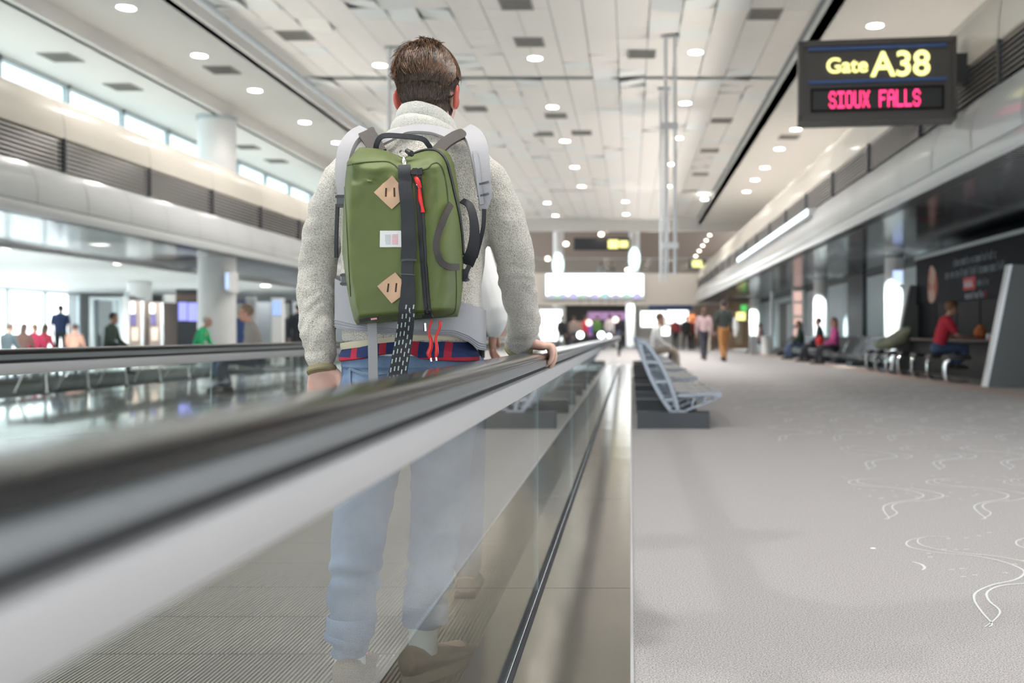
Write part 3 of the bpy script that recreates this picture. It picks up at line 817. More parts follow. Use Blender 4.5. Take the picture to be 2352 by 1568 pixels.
for i in range(5):
    y0 = 15.75+i*1.33; k = MB(); k.box(6.46, 6.50, y0, y0+1.27, .74, 1.46); k.build('screen', M['blackgloss'], t)
k = MB(); k.box(5.98, 6.62, 15.66, 22.38, .69, .725); k.build('counter', mat('counter_brown', (.10,.07,.06), .35), t)
k = MB(); k.box(6.30, 6.6, 15.66, 22.38, 0, .69); k.build('counter_base', M['dark'], t)
k = MB(); k.box(6.55, XW-.03, 15.66, 22.38, 0, 2.47); k.build('back_panel', M['dark'], t)
st = None; sg_ = 'black topped stools at the charging kiosk'
for i, y in enumerate((16.55, 17.5, 18.45, 19.4, 20.3, 21.2, 22.0)):
    lab = '%s black stool with curved chrome leg from the near end panel of the kiosk' % ORD[i]
    if st is None:
        st = thing('counter_stool', lab, 'stool', (5.42, y, 0), 0, sg_)
        k = MB(); k.box(-.19,.19,-.19,.19,.40,.455); k.box(-.17,.17,-.17,.17,.455,.47); k.build('seat', M['black'], st, world=False)
        k = MB(); k.tube([(-.12,0,.40),(-.19,0,.34),(-.20,0,.2),(-.19,0,.10),(-.13,0,.035),(0,0,.02),(.2,0,.02)], .032, 10, sub=4); k.build('leg', M['chrome'], st, world=False)
        k = MB(); k.lathe([(.17,0),(.17,.012),(.05,.022)], (.05,0,0), 24); k.build('foot', M['chrome'], st, world=False)
    else: dup(st, (5.42, y, 0), 0, lab, sg_)
k = MB(); k.ell((6.17,17.55,.845), (.11,.15,.118)); k.ell((6.17,17.55,.95),(.05,.06,.04))
tag(k.build('orange_bag', M['orange'], loc=(6.17,17.55,.725)), 'round orange cloth bag on the kiosk counter before the man in red', 'bag')
k = MB(); k.box(6.08,6.30,16.5,16.9,.726,.758); tag(k.build('folded_cloth', M['red'], loc=(6.2,16.7,.725)), 'flat red item lying on the kiosk counter', 'cloth')
k = MB(); k.lathe([(.035,.726),(.042,.82),(.040,.826)], (6.15,17.1,0), 16); tag(k.build('paper_cup', M['white'], loc=(6.15,17.1,.725)), 'small white cup on the kiosk counter', 'cup')
# olive duffel leaning on the stools
k = MB(); k.limb([(5.40,21.9,.58),(5.40,21.3,.60),(5.42,20.6,.66),(5.46,19.9,.80),(5.48,19.55,.90)], [.07,.12,.15,.15,.08], 16, 4)
dfl = remesh(k, .03, 3); t2 = thing('duffel_bag', 'olive grey duffel bag slumped over the stools behind the man in red', 'bag', (5.5, 20, .47))
displace(dfl, lambda v: .02*rnoise(v, 6)); dfl.build('body', cloth((.17,.18,.13)), t2)
k = MB(); k.ribbon(curve([(5.25,21.3,.66),(5.24,20.7,.80),(5.30,20.0,.93)], 5), [(-.6,0,.8)]*11, .04, .006); k.build('strap', M['charcoal'], t2)
k = MB(); k.box(6.1,6.28,15.72,16.1,0,.60); tag(k.build('waste_bin', M['grey'], loc=(6.2,15.9,0)), 'grey bin under the kiosk counter by the near end panel', 'bin')
# ================================================================== people (general builder)
def hand_pieces(k, wr, d, w, s=1., curl=.5, side=1):
    """d: pointing direction, w: across the palm towards the thumb, n: palm normal"""
    d = Vector(d).normalized(); w = Vector(w); w = (w-d*w.dot(d)).normalized(); n = d.cross(w)*side
    rings = []
    for a, hw, th in ((0,.026,.019),(.03,.036,.018),(.065,.041,.016),(.088,.039,.012)):
        c = wr+d*a*s; rings.append([c+w*hw*s*math.cos(q)+n*th*s*math.sin(q) for q in [2*PI*i/10 for i in range(10)]])
    k.loft(rings)
    fin = MB()
    for o, L in ((.030,.068),(.010,.077),(-.011,.072),(-.030,.056)):
        p = wr+d*.080*s+w*o*s; pts = [p]; dd = d.copy()
        for q in range(3):
            ax = w; dd = (dd*math.cos(curl*.55)+n*math.sin(curl*.55)).normalized() if q else (dd*math.cos(curl*.3)+n*math.sin(curl*.3)).normalized()
            p = p+dd*L*s*(.45, .32, .23)[q]; pts.append(p)
        fin.limb(pts, [.0095*s, .009*s, .008*s, .0068*s], 8, 2)
    p = wr+d*.02*s+w*.024*s
    fin.limb([p, p+(w*.8+d*.6).normalized()*.036*s+n*.006*s, p+(w*.8+d*.6).normalized()*.036*s+(d*.9+w*.2)*.03*s+n*.012*s, p+(w*.75+d*.6)*.036*s+(d*.9)*.055*s+n*.02*s], [.012*s,.0105*s,.0095*s,.0075*s], 8, 2)
    return fin
def person(label, loc, rz, pose='stand', top=(.1,.1,.15), bottom=(.05,.06,.09), hair=(.06,.04,.03), skin=None, sleeve=1., h=1.75, vox=.017, hairlen=0, lean=0., arms=None, seat=.42, shoe=(.04,.035,.03), group=None, bulk=1.0, cap=None, legs=None, headturn=0.):
    s = h/1.75; sk = mat('skin_tone', skin, .6) if skin else M['skin_b']
    P = lambda x, y, z: V(x*s, y*s, z*s)
    if pose == 'sit':
        zs = seat/s
        hip = P(0, 0, zs+.10); sho = P(0, .02+lean*.5, zs+.60-abs(lean)*.12); nk = P(0, .03+lean*.58, zs+.67-abs(lean)*.15); hd = P(0, .05+lean*.75, zs+.82-abs(lean)*.2)
        lg = legs or [[P(sx*.09,0,zs+.09), P(sx*.12,.44,zs+.10), P(sx*.12,.46+.06*sx,.09)] for sx in (-1, 1)]
    else:
        hip = P(0,0,.95); sho = P(0,.0+lean,1.44); nk = P(0,.01+lean,1.51); hd = P(0,.03+lean*1.15,1.64)
        w = .0 if pose == 'stand' else .24
        lg = legs or [[P(sx*.09,0,.93), P(sx*.10,sx*w*.7+.03,.50), P(sx*.10,sx*w*1.1-(.05 if sx*w < 0 else 0),.09+(.05 if sx*w < 0 else 0))] for sx in (-1, 1)]
    if arms: am = [[Vector(q)*s for q in a] for a in arms]
    elif pose == 'sit': am = [[sho+P(sx*.18,0,-.02), sho+P(sx*.23,.06,-.28), sho+P(sx*.14,.27,-.40)] for sx in (-1, 1)]
    else: am = [[sho+P(sx*.18,0,-.01), sho+P(sx*.245,-.03-sx*.02,-.29), sho+P(sx*.235,.06-sx*.05,-.54)] for sx in (-1, 1)]
    R = Matrix.Rotation(headturn, 3, 'Z')
    k = MB()
    k.ell(hd+P(0,0,.03), (.074*s,.094*s,.098*s)); k.ell(hd+R @ P(0,.035,-.05), (.055*s,.062*s,.072*s)); k.ell(hd+R @ P(0,.096,-.015), (.013*s,.018*s,.022*s), nu=8, nv=6)
    k.ell(hd+R @ P(0,.084,-.06), (.022*s,.012*s,.010*s), nu=8, nv=6)
    for sx in (-1, 1):
        k.ell(hd+R @ P(sx*.078,.0,-.01), (.010*s,.020*s,.032*s), nu=8, nv=6)
    k.limb([hd+P(0,-.01,-.06), nk, sho], [.052*s,.054*s,.06*s], 12, 2)
    k.limb([sho+P(0,0,-.05), (sho+hip)/2, hip], [(.10*s,.10*s),(.09*s,.10*s),(.09*s,.10*s)], 14, 3)
    k.limb([am[0][0], sho, am[1][0]], [.045*s,.055*s,.045*s], 10, 2)
    for a in am: k.limb(a, [.045*s,.037*s,.026*s], 10, 3)
    for a in lg: k.limb(a, [.075*s,.05*s,.035*s], 12, 3)
    for a in lg:
        k.limb([a[2]+P(0,-.03,-.03), a[2]+P(0,.12,-.055)], [.034*s,.026*s], 8, 2)
    fs = MB()
    for i, a in enumerate(am):
        d = (a[2]-a[1]).normalized(); wv = V(0,1,.1) if abs(d.z) > .6 else V(1 if i == 0 else -1, 0, 0)
        fs.merge(hand_pieces(k, a[2], d, wv, s, .7, 1 if (i == 1) == (abs(d.z) > .6) else -1))
    r = remesh(k, vox*s*.75, 2); r.merge(fs)
    o = r.build('person', sk, loc=loc, world=False, smooth=180); o.rotation_euler = (0, 0, rz)
    tag(o, label, 'person', group)
    # eyes
    e = MB()
    for sx in (-1, 1): e.ell(hd+R @ P(sx*.03,.089,.015), (.012*s,.008*s,.007*s), nu=8, nv=5)
    e.build('eyes', M['dark'], o, world=False)
    # top garment
    k = MB(); b_ = bulk
    side = Vector((1,0,0))
    rings = []
    for t, hw, hd_ in ((0,.155,.115),(.3,.155,.115),(.6,.175,.12),(.85,.19,.115),(1.0,.15,.085),(1.1,.075,.07)):
        c = hip+P(0,0,-.03)+(sho-hip+P(0,0,.05))*t if t <= 1 else sho+P(0,.01,.085)
        rings.append([c+V(hw*b_*s*math.cos(q), hd_*b_*s*math.sin(q), 0) for q in [2*PI*i/18 for i in range(18)]])
    k.loft(rings)
    for a in am:
        q = a if sleeve >= 1 else [a[0], a[0].lerp(a[1], .75)]
        k.limb(q, [.066*s*b_,.055*s*b_,.042*s*b_] if sleeve >= 1 else [.068*s,.06*s], 12, 3)
    remesh(k, vox*s, 3).build('shirt', cloth(top), o, world=False, smooth=180)
    k = MB(); k.limb([hip+P(-.06,0,.0), hip+P(.06,0,.0)], [(.125*s,.118*s),(.125*s,.118*s)], 14, 1)
    for a in lg: k.limb([a[0], a[1], a[2]+P(0,-.005,.02)], [.095*s,.07*s,.058*s], 14, 3)
    remesh(k, vox*s, 3).build('trousers', cloth(bottom), o, world=False, smooth=180)
    for a in lg:
        k = MB(); k.limb([a[2]+P(0,-.04,-.045), a[2]+P(0,.06,-.05), a[2]+P(0,.16,-.06)], [(.04*s,.042*s),(.038*s,.044*s),(.026*s,.040*s)], 12, 2)
        k.box(a[2].x-.042*s, a[2].x+.042*s, a[2].y-.08*s, a[2].y+.185*s, a[2].z-.09*s, a[2].z-.066*s)
        k.build('shoe', cloth(shoe), o, world=False)
    k = MB(); k.ell(hd+P(0,-.012,.045), (.083*s,.098*s,.098*s), nu=18, nv=12)
    k.v = [v if (v-hd).dot(R @ V(0,1,0)) < .05*s or v.z > hd.z+.07*s else v+R @ V(0,-.03*s,.02*s) for v in k.v]
    if hairlen: k.limb([hd+R @ P(0,-.05,.05), hd+R @ P(0,-.085,-.08), hd+R @ P(0,-.09,-.08-hairlen)], [(.07*s,.07*s),(.08*s,.05*s),(.06*s,.03*s)], 12, 3)
    displace(k, lambda v: .006*rnoise(v, 40)); k.build('hair', cloth(hair, .6), o, world=False)
    return o
# second traveller just ahead of the man, mostly hidden by him
xs, ys_ = -.735, 3.72
p2 = person('person in a white fleece jacket standing just ahead of the backpacked man', (xs, ys_, ZT), 0, 'stand', (.88,.87,.86), (.10,.14,.24), (.10,.06,.04), (.42,.22,.16), h=1.58, vox=.009,
    arms=[[(-.17,0,1.42),(-.19,.05,1.16),(-.10,.26,1.15)], [(.17,0,1.42),(.252,.0,1.18),(.243,.03,1.095)]],
    legs=[[V(x,0,.84), V(x+.01,.03,.45), V(x+.012,0,.081)] for x in (.0, .115)])
# a phone in that hand
ph = V(xs+.175, ys_+.02, ZT+.95); k = MB(); k.box(ph.x-.008, ph.x+.008, ph.y-.035, ph.y+.035, ph.z-.07, ph.z+.07)
tag(k.build('phone', M['blackgloss'], loc=ph), 'dark phone held beside the hip by the person in white fleece', 'phone')
# right side of the hall
person('man walking away in a dark top and tan trousers, right of the benches', (2.79, 29.8, 0), .15, 'walk', (.045,.055,.05), (.42,.20,.07), (.04,.03,.025), h=1.80)
k = MB(); k.limb([(3.13,29.7,.78),(3.15,29.7,1.02),(3.12,29.7,1.28)],[.05,.10,.05],10,3); tag(k.build('white_bag', M['white'], loc=(3.13,29.7,.78)), 'white carrier bag at the right side of the walking man', 'bag')
person('person in pale pink walking beside the man in tan trousers', (2.30, 31.2, 0), .1, 'walk', (.62,.45,.46), (.05,.05,.07), (.12,.07,.04), h=1.62, hairlen=.2)
for i, (x, y, tp_, bt, hh, lb) in enumerate(((2.35,52.0,(.30,.05,.06),(.03,.03,.035),1.68,'distant person in a dark red coat, left one of the group past the benches'),(2.95,52.5,(.02,.02,.022),(.03,.03,.03),1.74,'distant person all in black in the group past the benches'),(3.35,53.6,(.28,.05,.03),(.04,.03,.03),1.66,'distant person in a rust red coat in the group past the benches'),(4.05,52.6,(.02,.02,.02),(.16,.09,.04),1.74,'distant person in black with brown trousers, right one of the group past the benches'))):
    person(lb, (x, y, 0), rnd.uniform(-1, 1), 'walk' if i % 2 else 'stand', tp_, bt, (.03,.02,.02), h=hh, vox=.03)
person('seated person in dark green and jeans, left of the two by the pink top', (5.62, 32.6, 0), PI/2, 'sit', (.04,.06,.045), (.08,.12,.22), (.12,.07,.04), h=1.68, seat=.36, hairlen=.15, lean=.1)
person('seated person in navy beside the person in pink along the right wall', (5.62, 29.5, 0), PI/2, 'sit', (.03,.035,.06), (.03,.03,.04), (.04,.03,.025), h=1.75, seat=.36)
person('seated person in a bright pink top along the right wall', (5.62, 27.3, 0), PI/2, 'sit', (.62,.10,.32), (.04,.04,.05), (.16,.09,.05), h=1.68, seat=.36, hairlen=.2)
k = MB(); k.ell((5.4,28.4,.62),(.12,.16,.16)); tag(k.build('red_bag', M['red'], loc=(5.4,28.4,.46)), 'small red bag between the person in navy and the one in pink', 'bag')
person('seated man in a red shirt and jeans bent over the kiosk counter', (5.40, 17.5, 0), -PI/2, 'sit', (.52,.025,.05), (.05,.08,.16), (.20,.10,.045), h=1.80, seat=.47, lean=.25, sleeve=.5, headturn=.2,
    arms=[[(-.18,.14,1.02),(-.22,.26,.78),(-.10,.52,.75)],[(.18,.14,1.02),(.22,.26,.78),(.10,.52,.75)]],
    legs=[[V(sx*.09,0,.56), V(sx*.13,.46,.56), V(sx*.13,.30,.30)] for sx in (-1,1)], vox=.012)
person('far seated person in a pinkish top near the far slim column', (5.7, 43.5, 0), PI/2, 'sit', (.35,.20,.20), (.03,.03,.03), (.05,.03,.03), h=1.7, seat=.36, vox=.03)
person('person in white seated sideways on the benches beyond the nearest bench', (.52, 22.0, 0), -PI/2, 'sit', (.80,.79,.78), (.42,.36,.30), (.14,.08,.05), h=1.75, seat=.36, lean=.12)
person('person with bare arms seated farther along the benches by the walkway', (.56, 24.6, 0), -PI/2, 'sit', (.60,.42,.34), (.10,.10,.12), (.20,.12,.07), h=1.7, seat=.34, lean=.2, sleeve=.4)
tandem('farthest grey bench under the two seated people beside the walkway', (.03, 23.5, 0), 0, None)
# left side of the hall
person('standing man in a navy polo shirt before the bright windows at the left', (-16.6, 29.0, 0), .35, 'stand', (.025,.045,.12), (.03,.03,.035), (.05,.035,.03), h=1.64, sleeve=.5, bulk=1.15)
for i, (x, y, tp_, hr, lb) in enumerate(((-15.7,25.0,(.05,.07,.08),(.10,.07,.05),'leftmost seated person in a dark grey top before the bright windows'),(-15.9,26.0,(.10,.05,.04),(.07,.04,.03),'seated person in brown with dark hair, second from the left before the windows'),(-16.0,26.6,(.42,.03,.08),(.30,.19,.10),'seated fair haired person in red before the bright windows'),(-16.2,27.4,(.40,.04,.07),(.10,.06,.04),'seated dark haired person in red next to the man in navy'),(-14.9,26.6,(.45,.24,.18),(.08,.05,.04),'seated person right of the man in navy before the windows'))):
    person(lb, (x, y, 0), rnd.uniform(-.5, .5), 'sit', tp_, (.05,.05,.07), hr, h=1.62, seat=.24, hairlen=.12 if i in (1, 3) else 0, lean=.15)
person('seated person in a dark top left of the green shirt behind the balustrade', (-10.8, 20.6, 0), -PI/2, 'sit', (.06,.09,.07), (.05,.05,.06), (.05,.03,.025), h=1.56, seat=.43, lean=.1)
person('grey haired person slumped in a bright green shirt behind the balustrade', (-8.1, 18.55, 0), -PI/2, 'sit', (.04,.50,.20), (.10,.14,.25), (.45,.42,.36), h=1.42, seat=.43, lean=.3)
person('seated balding man in a grey shirt behind the left balustrade', (-5.35, 14.3, 0), PI/2+.3, 'sit', (.36,.33,.31), (.06,.06,.08), (.22,.15,.10), (.66,.36,.27), h=1.72, seat=.34, lean=.15, vox=.011)
leg = dup(lp, (-5.35, 14.85, -.10), PI, 'dark low bench under the balding man in grey', None)
person('person in black standing at the left edge of the man\'s left sleeve', (-7.3, 21.9, 0), .3, 'stand', (.02,.025,.035), (.03,.03,.035), (.06,.04,.03), h=1.48)
# far crowd beyond the walkway
cr_ = [((.02,.02,.025),(.03,.03,.03),'all in black'),((.25,.20,.18),(.06,.06,.08),'in a tan coat'),((.62,.05,.09),(.05,.05,.06),'in bright red'),((.10,.22,.06),(.03,.03,.04),'in a green jacket'),((.55,.50,.50),(.10,.12,.18),'in pale grey'),((.03,.03,.04),(.08,.10,.16),'in a black jacket and jeans')]
for i, (x, y) in enumerate(((1290,46),(1318,48),(1345,47),(1372,49),(1400,47),(1422,50))):
    tp_, bt, nm = cr_[(i*5+3) % 6 if i != 5 else 0]
    tp_, bt, nm = cr_[i]
    person('far traveller %s beyond the end of the walkway' % nm, ((x-VX)*y/F, y, 0), rnd.uniform(-1, 1), 'walk', tp_, bt, (.05,.035,.03), h=1.62+.03*i, vox=.03)
person('person in red glimpsed between the man\'s waist and right sleeve', (-3.4, 24.5, 0), .3, 'stand', (.75,.03,.10), (.10,.10,.12), (.05,.04,.03), h=1.62)
# ================================================================== the man with the backpack
D0 = 2.75
def pxr(tab, yc=D0, n=26, e=2.3):
    """rings from (y, xl, xr, half depth[, depth centre]) rows given on the plane at depth D0"""
    out = []
    for row in tab:
        y, xl, xr, hd = row[:4]; c = row[4] if len(row) > 4 else yc
        a, b2 = W(xl, y, D0), W(xr, y, D0); cx = (a.x+b2.x)/2; hw = (b2.x-a.x)/2; r = []
        for i in range(n):
            q = 2*PI*i/n; cs, sn = math.cos(q), math.sin(q)
            r.append(V(cx+hw*math.copysign(abs(cs)**(2/e), cs), c+hd*math.copysign(abs(sn)**(2/e), sn), a.z))
        out.append(r)
    return out
HC = V(-.574, 2.83, 1.55); HR = Matrix.Rotation(-.24, 3, 'Z')
hl = lambda x, y, z: HC+HR @ V(x, y, z)
man = None
def man_body():
    global man
    k = MB()
    k.ell(HC+V(0,0,-.003), (.0765,.097,.092), HR, 28, 18)
    k.ell(hl(0,-.018,-.045), (.068,.075,.06), HR, 20, 12)
    k.ell(hl(0,.045,-.075), (.058,.060,.072), HR, 20, 12); k.ell(hl(0,.075,-.125), (.030,.028,.024), HR)
    k.ell(hl(0,.082,.02), (.055,.022,.022), HR)
    k.limb([hl(0,.095,.012), hl(0,.113,-.03), hl(0,.103,-.04)], [.009,.014,.012], 8, 2)
    k.ell(hl(0,.094,-.072), (.024,.014,.008), HR); k.ell(hl(0,.092,-.085), (.021,.014,.009), HR)
    for s in (-1, 1): k.ell(hl(s*.042,.065,-.035), (.022,.022,.022), HR)
    for s in (-1, 1):
        E2 = HR @ Matrix.Rotation(s*.45, 3, 'Z') @ Matrix.Rotation(.12*s, 3, 'Y')
        k.ell(hl(s*.0885,-.008,-.062), (.0075,.020,.034), E2, 14, 10); k.ell(hl(s*.078,.006,-.075), (.014,.014,.022), E2, 10, 8)
    k.limb([hl(0,-.012,-.07), V(-.563,2.80,1.40), V(-.556,2.77,1.30)], [.056,.058,.07], 18, 3)
    k.loft(pxr([(345,880,1050,.05),(410,825,1090,.08),(520,815,1080,.09),(700,815,1075,.09),(900,812,1075,.09),(960,840,1050,.08)]))
    k.limb([W(815,400,D0), W(950,365,D0), W(1095,400,D0)], [.04,.055,.04], 12, 2)
    LA = [W(800,415,2.75), W(735,590,2.79), W(732,700,2.77), W(739,828,2.72)]
    RA = [W(1106,415,2.76), W(1178,585,2.80), W(1196,690,2.94), V(-.325,3.06,.796)]
    k.limb(LA, [.05,.042,.036,.027], 12, 3); k.limb(RA, [.05,.042,.036,.027], 12, 3)
    # left hand: relaxed, palm turned back, thumb inwards
    wr = W(739,832,2.72); hand(k, wr, V(.02,.02,-1), V(1,.15,0), V(0,-1,-.05), (.9,.8,.75,.8))
    # right hand: palm flat over the handrail, fingers folded over its outer edge
    rings = []; wc = V(-.332,3.06,.795); u = V(.97,.24,0).normalized(); w = V(-.24,.97,0).normalized()
    for a, hw, th, z in ((0,.027,.021,.0),(.025,.034,.019,-.003),(.050,.040,.016,-.009),(.070,.041,.0135,-.013)):
        c = wc+u*a+V(0,0,z); rings.append([c+w*hw*math.cos(q)+V(0,0,1)*th*math.sin(q) for q in [2*PI*i/14 for i in range(14)]])
    k.loft(rings)
    for o, L in ((-.031,.82),(-.0105,1.),(.0105,1.04),(.031,.95)):
        p = wc+u*(.066 if abs(o) < .02 else .060)+w*o+V(0,0,-.012)
        k.limb([p, p+u*.024*L+V(0,0,.001), p+u*.033*L+V(0,0,-.024*L), p+u*.030*L+V(0,0,-.048*L), p+u*.020*L+V(0,0,-.064*L)], [.0098,.0096,.0088,.0082,.0068], 10, 3)
    p = wc+u*.012+w*.024
    k.limb([p, p+w*.026+u*.012+V(0,0,-.008), p+w*.046+u*.026+V(0,0,-.014), p+w*.058+u*.044+V(0,0,-.017)], [.0135,.012,.0105,.0085], 10, 3)
    for leg in LEGS: k.limb([V(*W(q[0], q[1], q[2])) for q in leg[0]], leg[2], 12, 3)
    for (an, d) in FEET:
        k.limb([an+V(0,0,.02), V(an.x, an.y, ZT+.06)+d*.02, V(an.x, an.y, ZT+.045)+d*.15], [.034,.036,.026], 12, 3)
    r = remesh(k, .0042, 2)
    displace(r, lambda v: .0006*rnoise(v, 60))
    man = r.build('person', M['skin'], loc=(-.66, 2.75, ZT), smooth=180)
    man.data.materials.append(M['ear'])
    for p in man.data.polygons:
        l = HR.inverted() @ (p.center+man.location-HC)
        if abs(l.x) > .080 and -.10 < l.z < -.025 and abs(l.y) < .04: p.material_index = 1
    tag(man, 'man in a cream heathered fleece seen from behind, right hand on the handrail', 'person')
    e = MB()
    for s in (-1, 1): e.ell(hl(s*.032,.088,-.005), (.012,.010,.008), HR, 12, 8)
    e.build('eyes', M['dark'], man)
    return bvh(r)
def hand(k, wr, d, w, n, curls):
    d = d.normalized(); w = (w-d*w.dot(d)).normalized(); n = (n-d*n.dot(d)-w*n.dot(w)).normalized(); rings = []
    for a, hw, th in ((0,.027,.020),(.025,.034,.020),(.052,.041,.018),(.080,.041,.014)):
        c = wr+d*a; rings.append([c+w*hw*math.cos(q)+n*th*math.sin(q) for q in [2*PI*i/14 for i in range(14)]])
    k.loft(rings)
    for (o, L), cu in zip(((.031,.072),(.0105,.080),(-.0105,.075),(-.031,.060)), curls):
        p = wr+d*.076+w*o; pts = [p]; a = 0
        for q, f in enumerate((.42,.33,.25)):
            a += cu*(.5, 1.0, .8)[q]; p = p+(d*math.cos(a)+n*math.sin(a))*L*f; pts.append(p)
        k.limb(pts, [.0102,.0098,.0088,.0072], 10, 3)
    p = wr+d*.02+w*.026+n*.004
    k.limb([p, p+w*.022+d*.026+n*.010, p+w*.024+d*.055+n*.016, p+w*.016+d*.078+n*.016], [.015,.0125,.011,.0085], 10, 3)
LEGS = [([(868,930,2.76),(842,1100,2.745),(822,1250,2.72),(808,1400,2.70),(805,1468,2.70)], [.115,.084,.072,.062,.060], [.08,.055,.05,.042,.036]),
        ([(1008,930,2.76),(1014,1060,2.80),(1003,1190,2.83),(990,1300,2.82),(976,1400,2.80)], [.115,.086,.076,.066,.058], [.08,.055,.05,.042,.036])]
FEET = [(W(804,1495,2.70), V(-.08,1,0).normalized()), (W(972,1462,2.80), V(.50,.86,0).normalized())]
head_bvh = man_body()

def clothes():
    # ---- jacket body with sleeves, one continuous surface
    k = MB()
    k.loft(pxr([(296,922,1042,.075,2.79),(312,893,1070,.085,2.78),(330,855,1098,.088,2.77),(350,825,1122,.094,2.76),(385,797,1136,.108),(440,785,1132,.122),(520,786,1118,.126),(620,786,1110,.126),(700,786,1106,.128),(760,788,1102,.130),(786,790,1098,.128)]))
    LA = [W(805,418,2.75), W(760,495,2.76), W(733,590,2.79), W(728,680,2.78), W(731,760,2.745), W(737,826,2.72)]
    RA = [W(1104,416,2.76), W(1150,492,2.77), W(1178,575,2.80), W(1189,650,2.88), W(1203,730,2.97), V(-.338,3.045,.800)]
    k.limb(LA, [.076,.064,.053,.052,.048,.040], 16, 4); k.limb(RA, [.076,.064,.057,.054,.050,.045], 16, 4)
    r = remesh(k, .0068, 3)
    def fold(v):
        arm = v.x < -.80 or v.x > -.40
        a = .0045*rnoise((v.x*9, v.y*9, v.z*(30 if arm else 9)), 1.) + .003*rnoise(v, 28)
        if arm and v.z < 1.02: a += .0016*math.sin(v.z*80+14*rnoise(v, 9))+.006*rnoise((v.x*14, v.y*14, v.z*20+5), 1.)
        return a
    displace(r, fold)
    jk = r.build('fleece_jacket', M['fleece'], man, smooth=180); jk['label'] = 'cream and grey heathered fleece jacket'
    # collar: a standing double band
    c = MB(); cx, cy = -.566, 2.795
    def ring(z, rx, ry):
        dz = .030*max(0, min(1, (z-1.35)/.09))
        return [V(cx+rx*math.cos(q)-.006, cy+ry*math.sin(q), z-.16*rx*math.cos(q)-dz*(1+math.sin(q)))  for q in [2*PI*i/36 for i in range(36)]]
    c.loft([ring(1.335,.126,.112), ring(1.360,.116,.105), ring(1.374,.106,.098), ring(1.378,.099,.092), ring(1.384,.100,.093), ring(1.404,.097,.091), ring(1.416,.090,.085), ring(1.420,.086,.081), ring(1.426,.087,.082), ring(1.444,.084,.080), ring(1.455,.078,.075), ring(1.456,.073,.070), ring(1.446,.069,.067), ring(1.36,.068,.067)], cap=False)
    displace(c, lambda v: .0025*rnoise(v, 30)); c.build('collar', M['fleece2'], jk)
    for pts, rr, yc2 in ((LA, .041, 0), (RA, .046, 0)):
        c = MB(); d = (pts[-1]-pts[-2]).normalized(); c.tube([pts[-1]+d*.022, pts[-1]+d*.037], rr*.93, 26)
        c.tube([pts[-1]+d*.026, pts[-1]+d*.034], rr*.97, 26)
        c.build('cuff', M['olive'], jk)
    h = MB(); h.loft(pxr([(783,786,1101,.133),(791,786,1101,.134),(798,788,1099,.132),(798,792,1095,.126),(784,792,1095,.126)], n=40), cap=False)
    for i in range(len(h.v)): h.v[i].z += .028*max(0, min(1, (h.v[i].x+.79)/.25))-.006
    h.build('hem_trim', M['khaki'], jk)
    # ---- flannel shirt tail and undershirt
    s = MB(); s.loft(pxr([(755,812,1072,.106),(780,802,1082,.116),(792,796,1088,.123),(802,788,1095,.136),(812,784,1099,.141),(823,784,1099,.143),(825,788,1095,.138),(800,796,1086,.126)], n=48), cap=False)
    for i, v in enumerate(s.v):
        f = max(0, min(1, (.86-v.z)/.07)); u = (v.x+.79)/.36
        v.z += f*(.022*math.sin(u*PI)**2*(1 if u < .6 else .45)-.004)
    displace(s, lambda v: .003*rnoise(v, 18)); s.build('flannel_shirt', M['plaid'], man)['label'] = 'navy and red plaid flannel shirt tail'
    s = MB(); s.loft(pxr([(790,800,1082,.120),(812,799,1083,.126),(821,800,1082,.126)], n=40), cap=False); s.build('undershirt', M['white'], man)
    # ---- jeans
    k = MB(); k.loft(pxr([(812,796,1084,.118),(850,788,1092,.130),(900,783,1096,.140),(950,785,1094,.138),(985,800,1080,.115)]))
    for leg in LEGS: k.limb([W(*q) for q in leg[0]], leg[1], 18, 4)
    r = remesh(k, .0075, 3)
    def fold2(v):
        low = max(0, min(1, (.25-v.z)/.3)); a = .005*rnoise((v.x*8, v.y*8, v.z*12), 1.)
        return a+(.002+.0065*low)*math.sin(v.z*70+7*rnoise(v, 6))+.0085*low*rnoise((v.x*16, v.y*16, v.z*34), 1.)
    displace(r, fold2); jb = bvh(r)
    je = r.build('jeans', M['denim'], man, smooth=180); je['label'] = 'light washed blue jeans with rolled cuffs'
    w = MB(); w.loft(pxr([(812,793,1087,.122),(815,791,1089,.126),(840,788,1092,.133),(843,790,1090,.131)], n=40), cap=False); w.build('waistband', M['denim'], je)
    cam = V(0,0,H)
    def pj(x, y, off=.004):
        d = (W(x, y, 1)-cam).normalized(); h, n, i, q = jb.ray_cast(cam, d)
        if h is None: return W(x, y, 2.62), V(0,-1,0)
        if n.dot(d) > 0: n = -n
        return h+n*off, n
    for pts in ([(806,846),(835,856),(870,858),(893,856)], [(806,846),(808,890),(812,940)], [(893,856),(892,900),(886,940)], [(960,856),(1010,862),(1070,850)], [(960,856),(966,940)], [(1070,850),(1066,940)]):
        q = [pj(*p) for p in pts]; w = MB(); w.ribbon([a for a, b2 in q], [b2 for a, b2 in q], .008, .0022, sub=4); w.build('pocket_seam', M['denim_d'], je)
    for leg, (an, d), yy in ((LEGS[0], FEET[0], (1412, 1462)), (LEGS[1], FEET[1], (1378, 1430))):
        p1 = W(leg[0][-1][0], yy[1], leg[0][-1][2]); p0 = W(leg[0][-1][0]+2, yy[0], leg[0][-1][2])
        c = MB(); R1 = leg[1][-1]
        c.tube([p0, p0.lerp(p1,.1), p0.lerp(p1,.5), p1+V(0,0,.006), p1, p1+V(0,0,.004)], [R1*1.02, R1*1.09, R1*1.08, R1*1.10, R1*1.05, R1*.92], 26, False)
        displace(c, lambda v: .004*rnoise((v.x*22, v.y*22, v.z*30), 1.)); c.build('rolled_cuff', M['denim'], je)
